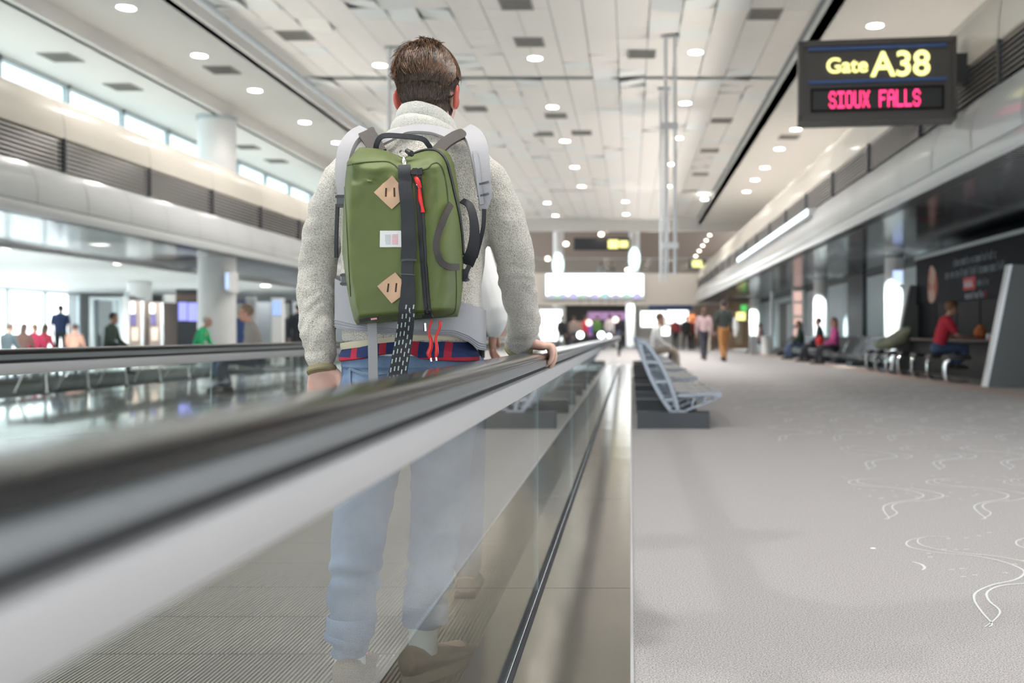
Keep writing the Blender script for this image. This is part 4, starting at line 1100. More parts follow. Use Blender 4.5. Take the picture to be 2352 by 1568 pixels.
        k = MB(); k.limb([an+V(0,0,.09), an+V(0,0,.0), V(an.x, an.y, ZT+.075)], [.042,.040,.042], 16, 3); k.build('sock', M['sock'], man)
        k = MB(); b0 = V(an.x, an.y, ZT); sd = V(d.y, -d.x, 0); rings = []
        for t, hw, z0, z1 in ((-.075,.020,.03,.085),(-.065,.034,.024,.10),(-.03,.042,.022,.108),(.02,.043,.022,.098),(.08,.046,.022,.080),(.13,.052,.022,.062),(.18,.048,.022,.052),(.21,.030,.024,.042)):
            rings.append([b0+d*t+sd*hw*math.cos(q)+V(0,0,(z0+z1)/2+(z1-z0)/2*math.sin(q)) for q in [2*PI*i/18 for i in range(18)]])
        k.loft(rings); sh = k.build('shoe', M['shoe'], man)
        k = MB(); rings = []
        for z, g in ((.0,1.0),(.012,1.03),(.030,1.02)):
            rg = []
            for i in range(28):
                q = 2*PI*i/28; t = .07+.150*math.cos(q); hw = (.050 if math.cos(q) > 0 else .043)*math.sin(q)
                rg.append(b0+d*(.07+(t-.07)*g)+sd*hw*g+V(0,0,z+.001))
            rings.append(rg)
        k.loft(rings); k.build('sole', M['sole'], sh)
clothes()

def hair():
    me = man.data; pts = []
    off = man.location
    for p in me.polygons:
        c = p.center+off
        if (c-HC).length > .19 or c.z < 1.40: continue
        l = HR.inverted() @ (c-HC)
        if l.y > .075 and l.z < .055: continue
        if l.y > .035 and l.z < .012: continue
        if abs(l.x) > .064 and l.z < -.024 and l.y > -.022: continue
        if abs(l.x) > .079 and l.z < -.02: continue
        if l.z < -.112: continue
        if l.y > -.03 and l.z < -.095: continue
        if abs(l.x) > .072 and l.y > -.012 and l.z < -.02: continue
        pts.append((c, p.normal.copy(), l, p.area))
    cap = MB(); wts = [q[3] for q in pts]
    r = random.Random(3)
    def strands(n, top):
        k = MB(); made = 0
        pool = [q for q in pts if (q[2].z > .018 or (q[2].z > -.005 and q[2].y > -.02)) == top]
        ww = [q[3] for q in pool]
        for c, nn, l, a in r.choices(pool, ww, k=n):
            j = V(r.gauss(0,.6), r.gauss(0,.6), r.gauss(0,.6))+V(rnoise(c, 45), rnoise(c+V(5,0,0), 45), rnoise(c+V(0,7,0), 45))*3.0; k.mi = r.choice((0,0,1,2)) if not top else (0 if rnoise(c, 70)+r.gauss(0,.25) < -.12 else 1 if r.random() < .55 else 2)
            if top:
                if l.x < -.015 and l.y > -.03: d, L, h0, h1 = V(-1,.15,.12)+j*.10, r.uniform(.040,.062), .008, r.uniform(.026,.046)
                elif l.y > .0: d, L, h0, h1 = V(-.75,.25,.25)+j*.15, r.uniform(.035,.055), .010, r.uniform(.020,.033)
                else: d, L, h0, h1 = V(.30,-.65,-.75)+j*.16, r.uniform(.030,.052), .010, r.uniform(.014,.026)
                if l.x > .03: h1 = min(h1, .013)
                rad = .00105
            else:
                g = max(0, min(1, (l.z+.11)/.12)); d = V(-.12*l.x/.07,-.05,-1)+j*.10; L = lerp(.010,.030,g)*r.uniform(.8,1.2); h0 = .002; h1 = lerp(.003,.013,g)*r.uniform(.8,1.2); rad = .0009
            d = HR @ d; p = c+V(r.uniform(-1,1), r.uniform(-1,1), r.uniform(-1,1))*.002; N = 5; P = []
            for i in range(N+1):
                t = i/N
                h, n2, ix, ds = head_bvh.find_nearest(p)
                if h is None: break
                P.append(h+n2*(h0+(h1-h0)*t**.8)); dd = d-n2*d.dot(n2)*(.9 if not top else .6)
                if dd.length < 1e-4: dd = d
                p = h+dd.normalized()*L/N
            if len(P) < 4: continue
            m = len(P)
            rings = []
            for i, q in enumerate(P):
                tt = (P[min(i+1, m-1)]-P[max(i-1, 0)]).normalized(); x = tt.orthogonal().normalized(); y = tt.cross(x)
                rr = rad*(1-.65*(i/(m-1))**2)
                rings.append([q+x*rr*math.cos(z)+y*rr*math.sin(z) for z in (0, 2.094, 4.189)])
            k.loft(rings)
        return k
    # solid cap just above the scalp so no skin shows between strands
    bm = bmesh.new(); bm.from_mesh(me); keep = set()
    for c, nn, l, a in pts: pass
    fs = []; vs = {}; V2 = []
    for p in me.polygons:
        c = p.center+off
        if (c-HC).length > .19 or c.z < 1.40: continue
        l = HR.inverted() @ (c-HC)
        if (l.y > .07 and l.z < .058) or (l.y > .032 and l.z < .016) or (abs(l.x) > .060 and l.z < -.025 and l.y > -.020) or (abs(l.x) > .078 and l.z < -.02) or l.z < -.108 or (l.y > -.034 and l.z < -.09) or (abs(l.x) > .070 and l.y > -.014 and l.z < -.016): continue
        ids = []
        for vi in p.vertices:
            if vi not in vs:
                v = me.vertices[vi]; vs[vi] = len(V2); lz = (HR.inverted() @ (v.co+off-HC)).z
                V2.append(v.co+off+v.normal*lerp(.0015, .006, max(0, min(1, (lz+.08)/.12))))
            ids.append(vs[vi])
        fs.append(tuple(ids))
    bm.free(); cap.add(V2, fs)
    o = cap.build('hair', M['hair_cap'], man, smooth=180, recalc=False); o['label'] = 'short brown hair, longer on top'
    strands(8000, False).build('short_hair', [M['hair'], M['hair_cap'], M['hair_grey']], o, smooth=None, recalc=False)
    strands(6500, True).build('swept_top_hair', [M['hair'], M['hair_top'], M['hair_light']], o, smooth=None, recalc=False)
hair()

# ------------------------------------------------------------------ the backpack
def backpack():
    t = thing('backpack', 'olive green backpack with tan leather diamonds and black strap on the man\'s back', 'backpack', (-.62, 2.55, .82))
    LT = [(338,826),(352,812),(372,797),(420,792),(500,787),(580,786),(650,795),(700,804),(735,813),(746,820)]
    RT = [(338,1020),(352,1034),(372,1043),(420,1051),(500,1061),(580,1065),(650,1064),(700,1058),(725,1052),(746,1040)]
    nu, nv = 72, 96; vs = []; fs = []; YB = 2.615
    def rd(s): s = max(0, min(1, s)); return math.sqrt(1-(1-s)**2)
    for j in range(nv+1):
        v = j/nv; v = .5-.5*math.cos(PI*v)
        for i in range(nu+1):
            u = i/nu; u = .5-.5*math.cos(PI*u)
            yt = 338; yb = lerp(746, 727, u); y = lerp(yt, yb, v); x = lerp(interp(LT, y), interp(RT, y), u)
            y += (1-v)**3*(20*math.exp(-((x-928)/42)**2)+4*max(0, (x-1000)/40))
            T = .165*rd(u/.07)*rd((1-u)/.24)*(.25*rd(v/.03)+.75*rd(v/.125)**1.3)*rd((1-v)/.06)
            T += -.012*math.exp(-((x-968)/16)**2)*rd(v/.3)*(1 if y < 720 else 0)
            p = W(x, y, YB-T)
            wr = .008*rnoise((x*.016, y*.012, 3), 1.)+.004*rnoise((x*.035+y*.02, y*.02, 9), 1.)*(1 if v > .03 else 0)
            if y < 420: wr += .011*rnoise((x*.03, y*.05, 1), 1.)
            p.y -= wr*rd(u/.05)*rd((1-u)/.05)*rd((1-v)/.05)*rd(v/.05)
            vs.append(p)
    w_ = nu+1
    for j in range(nv):
        for i in range(nu): fs.append((j*w_+i, (j+1)*w_+i, (j+1)*w_+i+1, j*w_+i+1))
    loop = [i for i in range(w_)]+[j*w_+nu for j in range(1, nv+1)]+[nv*w_+i for i in range(nu-1, -1, -1)]+[j*w_ for j in range(nv-1, 0, -1)]
    k = MB(); k.add(vs, fs+[tuple(loop)]); pb = bvh(k)
    k.build('body', M['green'], t, smooth=60)
    cam = V(0,0,H)
    def pj(x, y, off=.003, dflt=2.50):
        d = (W(x, y, 1)-cam).normalized(); h, n, i, q = pb.ray_cast(cam, d)
        if h is None: return W(x, y, dflt), V(0,-1,0)
        if n.dot(d) > 0: n = -n
        n = n.lerp(V(0,-1,0), .35).normalized()
        return h+n*off, n
    def rib(name, pts, w, m, off=.003, th=.0025, par=None, sub=5, dflt=2.50):
        C2 = curve([V(p[0], p[1], 0) for p in pts], sub); q = [pj(p.x, p.y, off, dflt) for p in C2]
        ws = w if not isinstance(w, (list, tuple)) else [interp([(i/(len(w)-1), a) for i, a in enumerate(w)], i/(len(C2)-1)) for i in range(len(C2))]
        k = MB(); k.ribbon([a for a, b2 in q], [b2 for a, b2 in q], ws, th); return k.build(name, m, par or t)
    def tub(name, pts, r, m, off=.003, par=None, sub=5, dflt=2.50):
        C2 = curve([V(p[0], p[1], 0) for p in pts], sub); q = [pj(p.x, p.y, off, dflt)[0] for p in C2]
        rr = r if not isinstance(r, (list, tuple)) else [interp([(i/(len(r)-1), a) for i, a in enumerate(r)], i/(len(C2)-1)) for i in range(len(C2))]
        k = MB(); k.tube(q, rr, 10); return k.build(name, m, par or t)
    gd = mat('green_seam', (.07,.095,.03), .7)
    tub('seam', [(799,379),(835,373),(885,371),(905,378),(918,390)], .0020, gd, .0005)
    tub('seam', [(946,393),(980,388),(992,377),(1006,375),(1018,392),(1026,430),(1030,470)], .0020, gd, .0005)
    tub('seam', [(1047,618),(1048,665),(1046,705),(1036,722),(1000,728),(960,731),(900,736)], .0018, gd, .0005)
    tub('seam', [(792,430),(795,480),(798,540),(801,600),(806,680)], .0018, gd, .0005)
    rib('main_zip', [(942,359),(958,351),(985,345),(1006,349),(1022,366),(1033,400),(1042,440),(1053,490),(1060,540),(1063,585)], .0075, M['zip'], .0015, .003)
    z = rib('front_zip', [(958,398),(962,440),(968,510),(973,580),(978,650),(984,720)], .0185, M['zip'], .0015, .003)
    rib('zip_teeth', [(958,405),(962,440),(968,510),(973,580),(978,650),(983,715)], .005, M['web'], .005, .002, z)
    rib('zip_garage', [(947,394),(960,394),(972,393)], .016, M['zip'], .006, .004)
    rib('zip_garage', [(971,722),(984,721),(994,720)], .010, M['zip'], .005, .004)
    rib('side_grip', [(1031,470),(1019,497),(1007,535),(1003,570),(1010,597),(1026,612),(1048,613)], .0165, M['webbr'], .008, .003)
    # leather diamonds with two slits
    for cx, cy, a, h in ((901,443,40,38), (905,661,38,36)):
        k = MB(); n = 8; g = []
        rot = 0 if cy < 500 else .10
        for j in range(n+1):
            for i in range(n+1):
                u, v = i/n*2-1, j/n*2-1; x0, y0 = (u-v)/2*a, (u+v)/2*h
                x, y = cx+x0*math.cos(rot)-y0*math.sin(rot), cy+x0*math.sin(rot)+y0*math.cos(rot)
                g.append(pj(x, y, .0035))
        vs = [p for p, q in g]+[p+q*.003 for p, q in g]; m_ = n+1; o_ = m_*m_
        fs = [(j*m_+i+o_, j*m_+i+1+o_, (j+1)*m_+i+1+o_, (j+1)*m_+i+o_) for j in range(n) for i in range(n)]
        ed = [i for i in range(m_)]+[j*m_+n for j in range(1, m_)]+[n*m_+i for i in range(n-1, -1, -1)]+[j*m_ for j in range(n-1, 0, -1)]
        fs += [(a2, b2, b2+o_, a2+o_) for a2, b2 in zip(ed, ed[1:]+ed[:1])]
        k.add(vs, fs); lp_ = k.build('leather_patch', M['leather'], t); lp_['label'] = 'tan leather diamond with two slits'
        for dx in (-13, 6):
            q = [pj(cx+dx+rot*10-(s*rot), cy+s, .0066) for s in (-10, 0, 10)]
            k = MB(); k.ribbon([p for p, n2 in q], [n2 for p, n2 in q], .0042, .0006); k.build('slit', M['slit'], lp_)
    # woven label
    q = [pj(x, 549, .003) for x in (874, 890, 906, 922)]; k = MB(); k.ribbon([p for p, n in q], [n for p, n in q], .041, .0018); lb = k.build('label_patch', M['label'], t)
    for i in range(7):
        yy = 540+i*3.4
        for x0, x1, mm, nm in ((886,899,M['lgrey'],'label_print'),(902,915,M['lred'],'label_print')):
            q = [pj(x, yy, .0052) for x in (x0, (x0+x1)/2, x1)]; k = MB(); k.ribbon([p for p, n in q], [n for p, n in q], .0020, .0003); k.build(nm, mm, lb)
    # hanging front strap with reflective dashes
    SP = [(930,386),(933,420),(938,480),(940,540),(939,595),(937,640),(937,690),(933,735),(928,775),(921,815),(914,860),(909,900)]
    def sp(p, off=.010):
        if p[1] < 715: return pj(p[0], p[1], off)
        a = pj(937, 715, off)[0].y; d = lerp(a, 2.475, min(1, (p[1]-715)/60)); return W(p[0], p[1], d)+V(0,-.001*(off > .012),0), V(0,-1,.05)
    C2 = curve([V(p[0], p[1], 0) for p in SP], 5); q = [sp((p.x, p.y)) for p in C2]
    ws = [interp([(386,.030),(430,.034),(600,.036),(604,.030),(640,.031),(700,.039),(780,.044),(900,.046)], p.y) for p in C2]
    k = MB(); k.ribbon([a for a, b2 in q], [b2 for a, b2 in q], ws, .0028); st_ = k.build('front_strap', M['web'], t); st_['label'] = 'black hanging strap with reflective dashes'
    k = MB(); qq = [sp((x, 598), .015) for x in (922, 938, 954)]; k.ribbon([a for a, b2 in qq], [b2 for a, b2 in qq], .006, .004); k.build('strap_slider', M['black'], st_)
    k = MB(); qq = [sp((x, 631), .015) for x in (923, 938, 950)]; k.ribbon([a for a, b2 in qq], [b2 for a, b2 in qq], .002, .002); k.build('strap_stitch', M['buckle'], st_)
    for cidx in range(5):
        off = (cidx-2)*.0092
        y = 700+max(0, (2-cidx))*13+cidx%2*8 + (18 if cidx == 0 else 0)
        while y < 890:
            def at(yy):
                x = interp([(p.y, p.x) for p in C2], yy); pp, n = sp((x, yy)); return pp+V(off, -.0042, 0)+V(.09*(yy-800)*.0012*0,0,0), n
            qq = [at(y+s) for s in (0, 5, 10.5)]
            k = MB(); k.ribbon([a for a, b2 in qq], [b2 for a, b2 in qq], .0032, .0008); k.build('reflective_dash', M['reflect'], st_); y += 20
    # metal ring and snap hook
    def torus(c, R, r, ax, n=24, m=8):
        k = MB(); ax = Vector(ax).normalized(); x = ax.orthogonal().normalized(); y = ax.cross(x)
        k.loft([[c+(x*math.cos(a)+y*math.sin(a))*(R+r*math.cos(b2))+ax*r*math.sin(b2) for b2 in [2*PI*j/m for j in range(m)]] for a in [2*PI*i/n for i in range(n+1)]], cap=False); return k
    torus(W(927,353,2.49), .0125, .0026, (.2,-.8,.6)).build('metal_ring', M['chrome'], t)
    k = MB(); k.tube([W(928,362,2.482), W(929,372,2.475), W(930,384,2.470)], [.003,.006,.0045], 10); k.ell(W(930,386,2.468), (.010,.004,.005)); k.build('snap_hook', M['chrome'], t)
    k = MB(); k.tube([W(934,346,2.50), W(944,352,2.49), W(948,358,2.49)], [.006,.008,.004], 10); k.build('ring_tab', M['black'], t)
    # red zipper pulls
    k = MB()
    k.tube([pj(*p, .010)[0] for p in ((956,408),(960,420),(963,432))], [.0055,.0068,.005], 10, sub=3)
    k.tube([pj(*p, .010)[0] for p in ((962,432),(967,446),(969,460),(972,474),(976,489))], [.0038,.0046,.0058,.0038,.0056], 10, sub=3); k.build('zip_pull', M['red'], t)
    k = MB(); k.tube([pj(*p, .010)[0] for p in ((957,424),(959,432),(963,434))], .003, 8); k.build('pull_clip', M['chrome'], t)
    for pts, rr in (([(992,734),(986,752),(985,765),(989,777),(990,795),(985,812),(989,822)], [.003,.003,.003,.0045,.0055,.0065,.003]), ([(1011,737),(1010,752),(1004,766),(1001,780),(1003,795),(1003,810),(1001,820)], [.0045,.0035,.003,.004,.0045,.0055,.003])):
        k = MB(); k.tube([W(p[0], p[1], 2.50) for p in pts], rr, 10, sub=4); k.build('cord_pull', M['red'], t)
        k = MB(); k.tube([W(pts[-1][0], pts[-1][1], 2.50), W(pts[-1][0]+1, pts[-1][1]+8, 2.50)], .0025, 8); k.build('cord_tip', M['chrome'], t)
    k = MB(); k.tube([W(975,742,2.5), W(976,760,2.5)], .0035, 8); k.build('hook', M['chrome'], t)
    # bottom tag
    k = MB(); qq = [W(826,737,2.455), W(845,733,2.45), W(870,730,2.45)]; k.ribbon(qq, [V(0,-1,-.3)]*3, .008, .002); tg_ = k.build('bottom_loop', M['zip'], t)
    k = MB(); qq = [W(852,733,2.447), W(858,732,2.447), W(866,731,2.447)]; k.ribbon(qq, [V(0,-1,-.3)]*3, .0045, .001); k.build('small_tag', M['lred'], tg_)
    # haul handle and load straps
    def free(name, pts, w, m, nrm=(0,-1,.2), th=.004, sub=5, side=None, par=None):
        P = [W(*p) for p in pts]; C3 = curve(P, sub); k = MB()
        ws = w if not isinstance(w, (list, tuple)) else [interp([(i/(len(w)-1), a) for i, a in enumerate(w)], i/(len(C3)-1)) for i in range(len(C3))]
        k.ribbon(C3, [nrm]*len(C3), ws, th, side=side); return k.build(name, m, par or t)
    free('haul_handle', [(864,350,2.60),(866,330,2.585),(880,313,2.575),(920,313,2.57),(968,319,2.575),(984,333,2.585),(993,349,2.60)], .0135, M['web'])
    free('load_strap', [(872,352,2.585),(858,330,2.61),(846,312,2.645),(842,304,2.68),(838,303,2.72)], [.040,.044,.046,.046,.046], M['webbr'], (0,-1,.6), .006)
    free('load_strap', [(1003,350,2.585),(1024,330,2.61),(1050,314,2.645),(1072,306,2.68),(1085,308,2.72)], [.034,.036,.040,.040,.040], M['webbr'], (0,-1,.6), .006)
    free('yoke', [(858,338,2.650),(895,318,2.660),(935,301,2.690),(985,299,2.692),(1020,308,2.682),(1050,322,2.660)], [.03,.03,.026,.030,.03,.03], M['strap'], (0,-1,.8), .008)
    free('shoulder_strap', [(842,306,2.695),(818,318,2.668),(801,340,2.640),(792,375,2.622),(788,410,2.612),(790,445,2.606),(787,470,2.606)], [.052,.050,.046,.040,.032,.022,.014], M['strap'], (-.3,-1,.3), .014)
    sr = free('shoulder_strap', [(1068,305,2.695),(1086,316,2.668),(1097,340,2.640),(1104,380,2.620),(1108,415,2.612),(1113,450,2.612),(1108,485,2.615)], [.050,.052,.052,.046,.042,.036,.016], M['strap'], (.3,-1,.3), .014)
    free('strap_edge', [(1090,350,2.617),(1096,390,2.600),(1100,430,2.592),(1106,470,2.594)], .012, M['lilac'], (.3,-1,.2), .008, par=sr)
    for yy in (424, 451): free('strap_loop', [(1098,yy,2.590),(1110,yy-3,2.588),(1121,yy-6,2.598)], .005, M['buckle'], (.2,-1,.1), .004, par=sr)
    free('side_webbing', [(1112,480,2.60),(1110,520,2.60),(1101,560,2.605),(1092,592,2.61)], .011, M['web'], (.3,-1,0), .003)
    free('side_loop', [(1062,462,2.60),(1078,472,2.575),(1087,500,2.565),(1090,540,2.565),(1084,580,2.575),(1072,606,2.595)], [.016,.020,.022,.026,.032,.036], M['web'], (.35,-1,.1), .004)
    free('side_webbing', [(776,470,2.60),(774,520,2.60),(773,560,2.60),(773,592,2.605)], .0105, M['web'], (-.3,-1,0), .003)
    for x, y, d in ((784,462,2.590), (795,642,2.580), (1066,632,2.580)):
        c = W(x, y, d); k = MB(); k.box(c.x-.010, c.x+.010, c.y-.008, c.y+.008, c.z-.016, c.z+.016); bk = k.build('side_buckle', M['buckle'], t)
        k = MB()
        for dz in (-.011, .011): k.box(c.x-.013, c.x+.013, c.y-.0095, c.y+.006, c.z+dz-.003, c.z+dz+.003)
        k.build('buckle_bar', M['black'], bk)
    free('tail_webbing', [(1066,645,2.575),(1071,625,2.57),(1078,610,2.575)], .012, M['web'], (.3,-1,0), .004)
    free('belt_webbing', [(855,742,2.565),(856,780,2.548),(857,830,2.545),(858,890,2.548)], .0245, M['strap'], (0,-1,0), .0025)
    # hip belt wrapping the waist
    k = MB(); n = 44; rows = []
    cx = W(945, 740, D0).x; hw = .196; TP = [(770,640),(800,655),(850,690),(950,705),(1050,692),(1100,705),(1130,720)]; BT = [(770,752),(800,758),(860,764),(950,768),(1040,770),(1075,784),(1100,803),(1130,806)]
    for th in (0, .008):
        for i in range(n+1):
            a = PI*(-.04+1.08*i/n); x = cx-(hw+th)*math.cos(a); y = D0-(.142+th)*abs(math.sin(a))**.8*(1 if math.sin(a) >= 0 else -1)
            px = VX+x*F/y; zt = W(px, interp(TP, px), y).z; zb = W(px, interp(BT, px), y).z
            rows.append([V(x, y, zt), V(x, y, lerp(zt, zb, .5)-.0), V(x, y, lerp(zt, zb, .8)), V(x, y, zb)])
    m4 = 4; vs = [v for r_ in rows for v in r_]; N = n+1; fs = []
    for sft in (0, N):
        for i in range(n):
            for j in range(3): fs.append(((sft+i)*4+j, (sft+i+1)*4+j, (sft+i+1)*4+j+1, (sft+i)*4+j+1))
    for i in range(n):
        for j in (0, 3): fs.append((i*4+j, (i+1)*4+j, (N+i+1)*4+j, (N+i)*4+j))
    k.add(vs, fs); hb = k.build('hip_belt', M['lilac'], t); hb['label'] = 'pale grey padded hip belt'
    for f in (.84, .90, .96):
        k = MB(); P = []
        for i in range(N): r_ = rows[N+i]; P.append(r_[0].lerp(r_[3], f))
        k.tube([p+(p-V(cx, D0, p.z)).normalized()*.001 for p in P], .0012, 6); k.build('belt_stitch', mat('stitch_grey', (.30,.30,.34), .7) if 'stitch_grey' not in bpy.data.materials else bpy.data.materials['stitch_grey'], hb)
backpack()
# ================================================================== far end and left background
k = MB(); k.box(-11, 9, YF+.2, YF+.6, 2.58, 4.50); struct('wall_back', k, mat('bridge_cream', (.84,.77,.69), .6))
k = MB(); k.box(-26, -9, 62, 62.4, 0, 6.9); k.box(XW, 9, 60, 72, 0, 7); struct('wall_3', k, M['grey'])
k = MB(); k.box(-13, 10, 72, 72.4, 0, 12); struct('wall_far', k, mat('atrium_brown', (.46,.37,.31), .7))
k = MB(); k.box(-13, 10, 52.2, 72, 10.6, 10.9); k.prism([(52.3,7.3),(60,9.6),(72,9.6),(72,9.8),(60,9.8),(52.3,7.5)], -13, 10, 'x'); struct('ceiling_4', k, mat('atrium_ceiling', (.32,.25,.21), .7))
t = thing('display_screen', 'large white glowing display on the bridge at the far end of the hall', 'screen', (-2.9, YF, 2.95))
x0, x1 = (1255-VX)*YF/F, (1477-VX)*YF/F
k = MB(); k.box(x0-.15, x1+.15, YF+.02, YF+.2, 2.90, 4.5); k.build('frame', M['alu'], t)
k = MB(); k.box(x0, x1, YF, YF+.03, 3.15, 4.42); k.build('screen', emis('screen_white', (.95,1.0,1.0), 2.6), t)
k = MB()
for i, mm in enumerate(((.10,.5,.25),(.30,.28,.85),(.2,.6,.3),(.35,.35,.8))): pass
for i in range(9): k.ell((x0+.35+i*.64, YF-.005, 3.14), (.26,.004,.10+.04*(i % 3)), nu=10, nv=6)
k.build('coloured_band', emis('screen_violet', (.45,.42,.9), .8), t)
k = MB()
for i in range(4): k.ell((x0+.7+i*1.4, YF-.007, 3.11), (.34,.004,.08), nu=10, nv=6)
k.build('green_band', emis('screen_green', (.3,.75,.4), .7), t)
def far_box(name, label, cat, px0, px1, py0, py1, y, th, m, parts=()):
    a, b2 = W(px0, py0, y), W(px1, py1, y)
    if py1 >= 788: b2.z = 0
    o = MB(); o.box(a.x, b2.x, y, y+th, b2.z, a.z)
    if not parts: return tag(o.build(name, m, loc=(a.x, y, b2.z)), label, cat)
    t = thing(name, label, cat, ((a.x+b2.x)/2, y, b2.z)); o.build('body', m, t)
    for (nm, q0, q1, r0, r1, mm) in parts:
        c, d = W(q0, r0, y-.02), W(q1, r1, y-.02); o = MB(); o.box(c.x, d.x, y-.025, y+.01, d.z, c.z); o.build(nm, mm, t)
    return t
E = lambda n, c, s: bpy.data.materials[n] if n in bpy.data.materials else emis(n, c, s)
far_box('overhead_sign', 'dark navy overhead sign with yellow letters above the far bridge', 'sign', 1318, 1448, 546, 574, 62.5, .3, M['charcoal'], [('yellow_lettering', 1397, 1420, 551, 570, M['yellow']), ('yellow_lettering', 1423, 1443, 553, 568, M['yellow'])])
far_box('overhead_sign', 'small sign with yellow panel at the right end of the far bridge', 'sign', 1582, 1620, 594, 618, 61.5, .2, M['charcoal'], [('yellow_panel', 1590, 1612, 598, 613, M['yellow'])])
for lb, x in (('left', 1283), ('right', 1457)):
    a = W(x, 600, 64); column('round_column', a.x, 64, .34, 9.5, '%s pale column standing behind the far bridge' % lb, False)
    tt = thing('column_light', 'bright light at the foot of the %s column behind the far bridge' % lb, 'lamp', (a.x, 63.5, 4.5))  # glowing shape stands in for the column's brightly lit lower part
    k = MB(); k.ell((a.x, 63.55, 5.25 if lb == 'left' else 5.6), (.36,.10,.75), nu=16, nv=10); k.build('diffuser', E('cyan_glow', (.78,1.0,1.0), 1.6), tt)
    k = MB(); k.box(a.x-.1, a.x+.1, 63.5, 63.62, 4.5, 4.7); k.build('bracket', M['alu'], tt)
a = W(1448, 740, 57); column('round_column', a.x, 57, .26, 2.7, 'bright slim column at the far end of the walkway', False)
far_box('shop_front', 'bright white lit shop front under the left end of the far bridge', 'shop', 1236, 1298, 706, 796, 61.5, .5, M['white'], [('lit_panel', 1240, 1290, 712, 782, E('shop_white', (.92,1.0,1.0), 2.0)), ('counter', 1238, 1296, 783, 796, M['grey'])])
far_box('shop_front', 'dark shop front with purple band under the far bridge', 'shop', 1300, 1444, 700, 797, 63, .5, mat('shop_dark', (.05,.04,.045), .5), [('purple_band', 1350, 1440, 716, 734, E('shop_purple', (.45,.26,.48), .55)), ('header', 1302, 1442, 701, 713, M['black']), ('display', 1312, 1340, 738, 778, E('shop_amber', (.45,.26,.17), .5)), ('display', 1348, 1362, 742, 772, E('shop_violet', (.20,.10,.5), .5)), ('display', 1395, 1410, 745, 770, E('shop_leaf', (.16,.35,.06), .5))])
far_box('shop_front', 'white lit ticket hall front with navy header under the right end of the bridge', 'shop', 1468, 1592, 693, 795, 62.5, .5, mat('shop_grey', (.5,.48,.46), .5), [('navy_header', 1490, 1590, 694, 711, M['blue']), ('lit_panel', 1472, 1528, 715, 750, E('shop_white', (1,1,1), 2)), ('lit_panel', 1532, 1580, 713, 742, E('shop_white', (1,1,1), 2)), ('lit_panel', 1505, 1538, 750, 770, E('shop_white', (1,1,1), 2))])
far_box('info_pillar', 'cream pillar at the right of the far group of people', 'pillar', 1616, 1632, 730, 802, 50, .4, M['cream'], [('panel', 1618, 1630, 735, 760, M['white'])])
far_box('orange_sign', 'small orange sign on the far right shop front', 'sign', 1582, 1596, 722, 742, 55, .1, emis('orange_sign', (1,.28,.10), .9))
far_box('exit_sign', 'small green sign at the far end of the right wing', 'sign', 1702, 1716, 700, 714, 50, .1, emis('green_sign', (.08,.5,.12), .8))
far_box('yellow_sign', 'small yellow sign under the far end of the right soffit', 'sign', 1692, 1712, 717, 735, 49, .1, M['yellow'])
far_box('wood_panel', 'tan wooden panel at the far end of the right wing', 'panel', 1672, 1732, 692, 792, 56, .3, mat('tan_wood', (.42,.28,.18), .6), [('panel', 1690, 1704, 740, 790, mat('pale_wood', (.62,.48,.36), .6))])
for i, (x, y, r) in enumerate(((1333,769,.17),(1381,769,.17),(1399,771,.10),(1353,741,.15),(1414,734,.15))):
    p = W(x, y, 44); r *= .88; t = thing('globe_lamp', '%s round bright lamp from the left, far beyond the walkway' % ORD[i].replace('nearest', 'first'), 'lamp', p, 0, 'far round lamps')
    k = MB(); k.ell(p, (r, r, r), nu=14, nv=8); k.build('globe', E('globe_a', (.8,1,.98), 4) if i < 3 else E('globe_b', (1,.82,.66), 1.6), t)
    k = MB(); k.tube([p+V(0,0,r*.9), (p.x, p.y, 2.7)], .008, 6); k.build('cord', M['black'], t)
# rows of small lamps under the atrium ceiling
for i in range(8):
    p = W(1590+i*8, 600-i*12, 64-i*.6); t = thing('spot_lamp', '%s small lamp in the slanting row at right above the far bridge' % ORD[i].replace('nearest', 'lowest'), 'lamp', p, 0, 'atrium lamps')
    k = MB(); k.ell(p, (.10,.10,.06), nu=12, nv=6); k.build('lens', E('spot_warm', (1,.80,.66), 5), t)
    k = MB(); k.tube([p+V(0,0,.05), (p.x, p.y, 9.3)], .012, 6); k.build('rod', M['grey'], t)
for i, (x, y) in enumerate(((1367,525),(1381,538),(1394,528),(1469,516),(1300,560),(1258,594),(1442,620))):
    p = W(x, y, 62); t = thing('spot_lamp', '%s loose small lamp hanging above the far bridge' % ORD[i].replace('nearest', 'first'), 'lamp', p, 0, 'atrium lamps')
    k = MB(); k.ell(p, (.16,.16,.12), nu=12, nv=6); k.build('lens', E('spot_warm', (1,.80,.66), 5), t)
    k = MB(); k.tube([p+V(0,0,.1), (p.x, p.y, 9.6)], .012, 6); k.build('rod', M['grey'], t)
t = thing('bridge_railing', 'glass railing along the top of the far bridge', 'railing', (-1, YF, 4.5))
k = MB(); k.box(-10.8, 6.5, YF+.3, YF+.33, 4.5, 5.35); k.build('glass_panel', M['winglass'], t, smooth=None)
k = MB(); k.tube([(-10.8,YF+.31,5.4),(6.5,YF+.31,5.4)], .03, 8); k.build('top_rail', M['alu'], t)
person('person standing on the far bridge behind its glass railing', ((1405-VX)*61.2/F, 61.2, 3.55), 0, 'stand', (.20,.17,.16), (.1,.1,.1), (.05,.03,.03), h=1.7, vox=.035)
person('person in grey on the far bridge, left of the other one', ((1380-VX)*61.2/F, 61.2, 3.5), 0, 'stand', (.40,.40,.42), (.1,.1,.1), (.05,.03,.03), h=1.7, vox=.035)
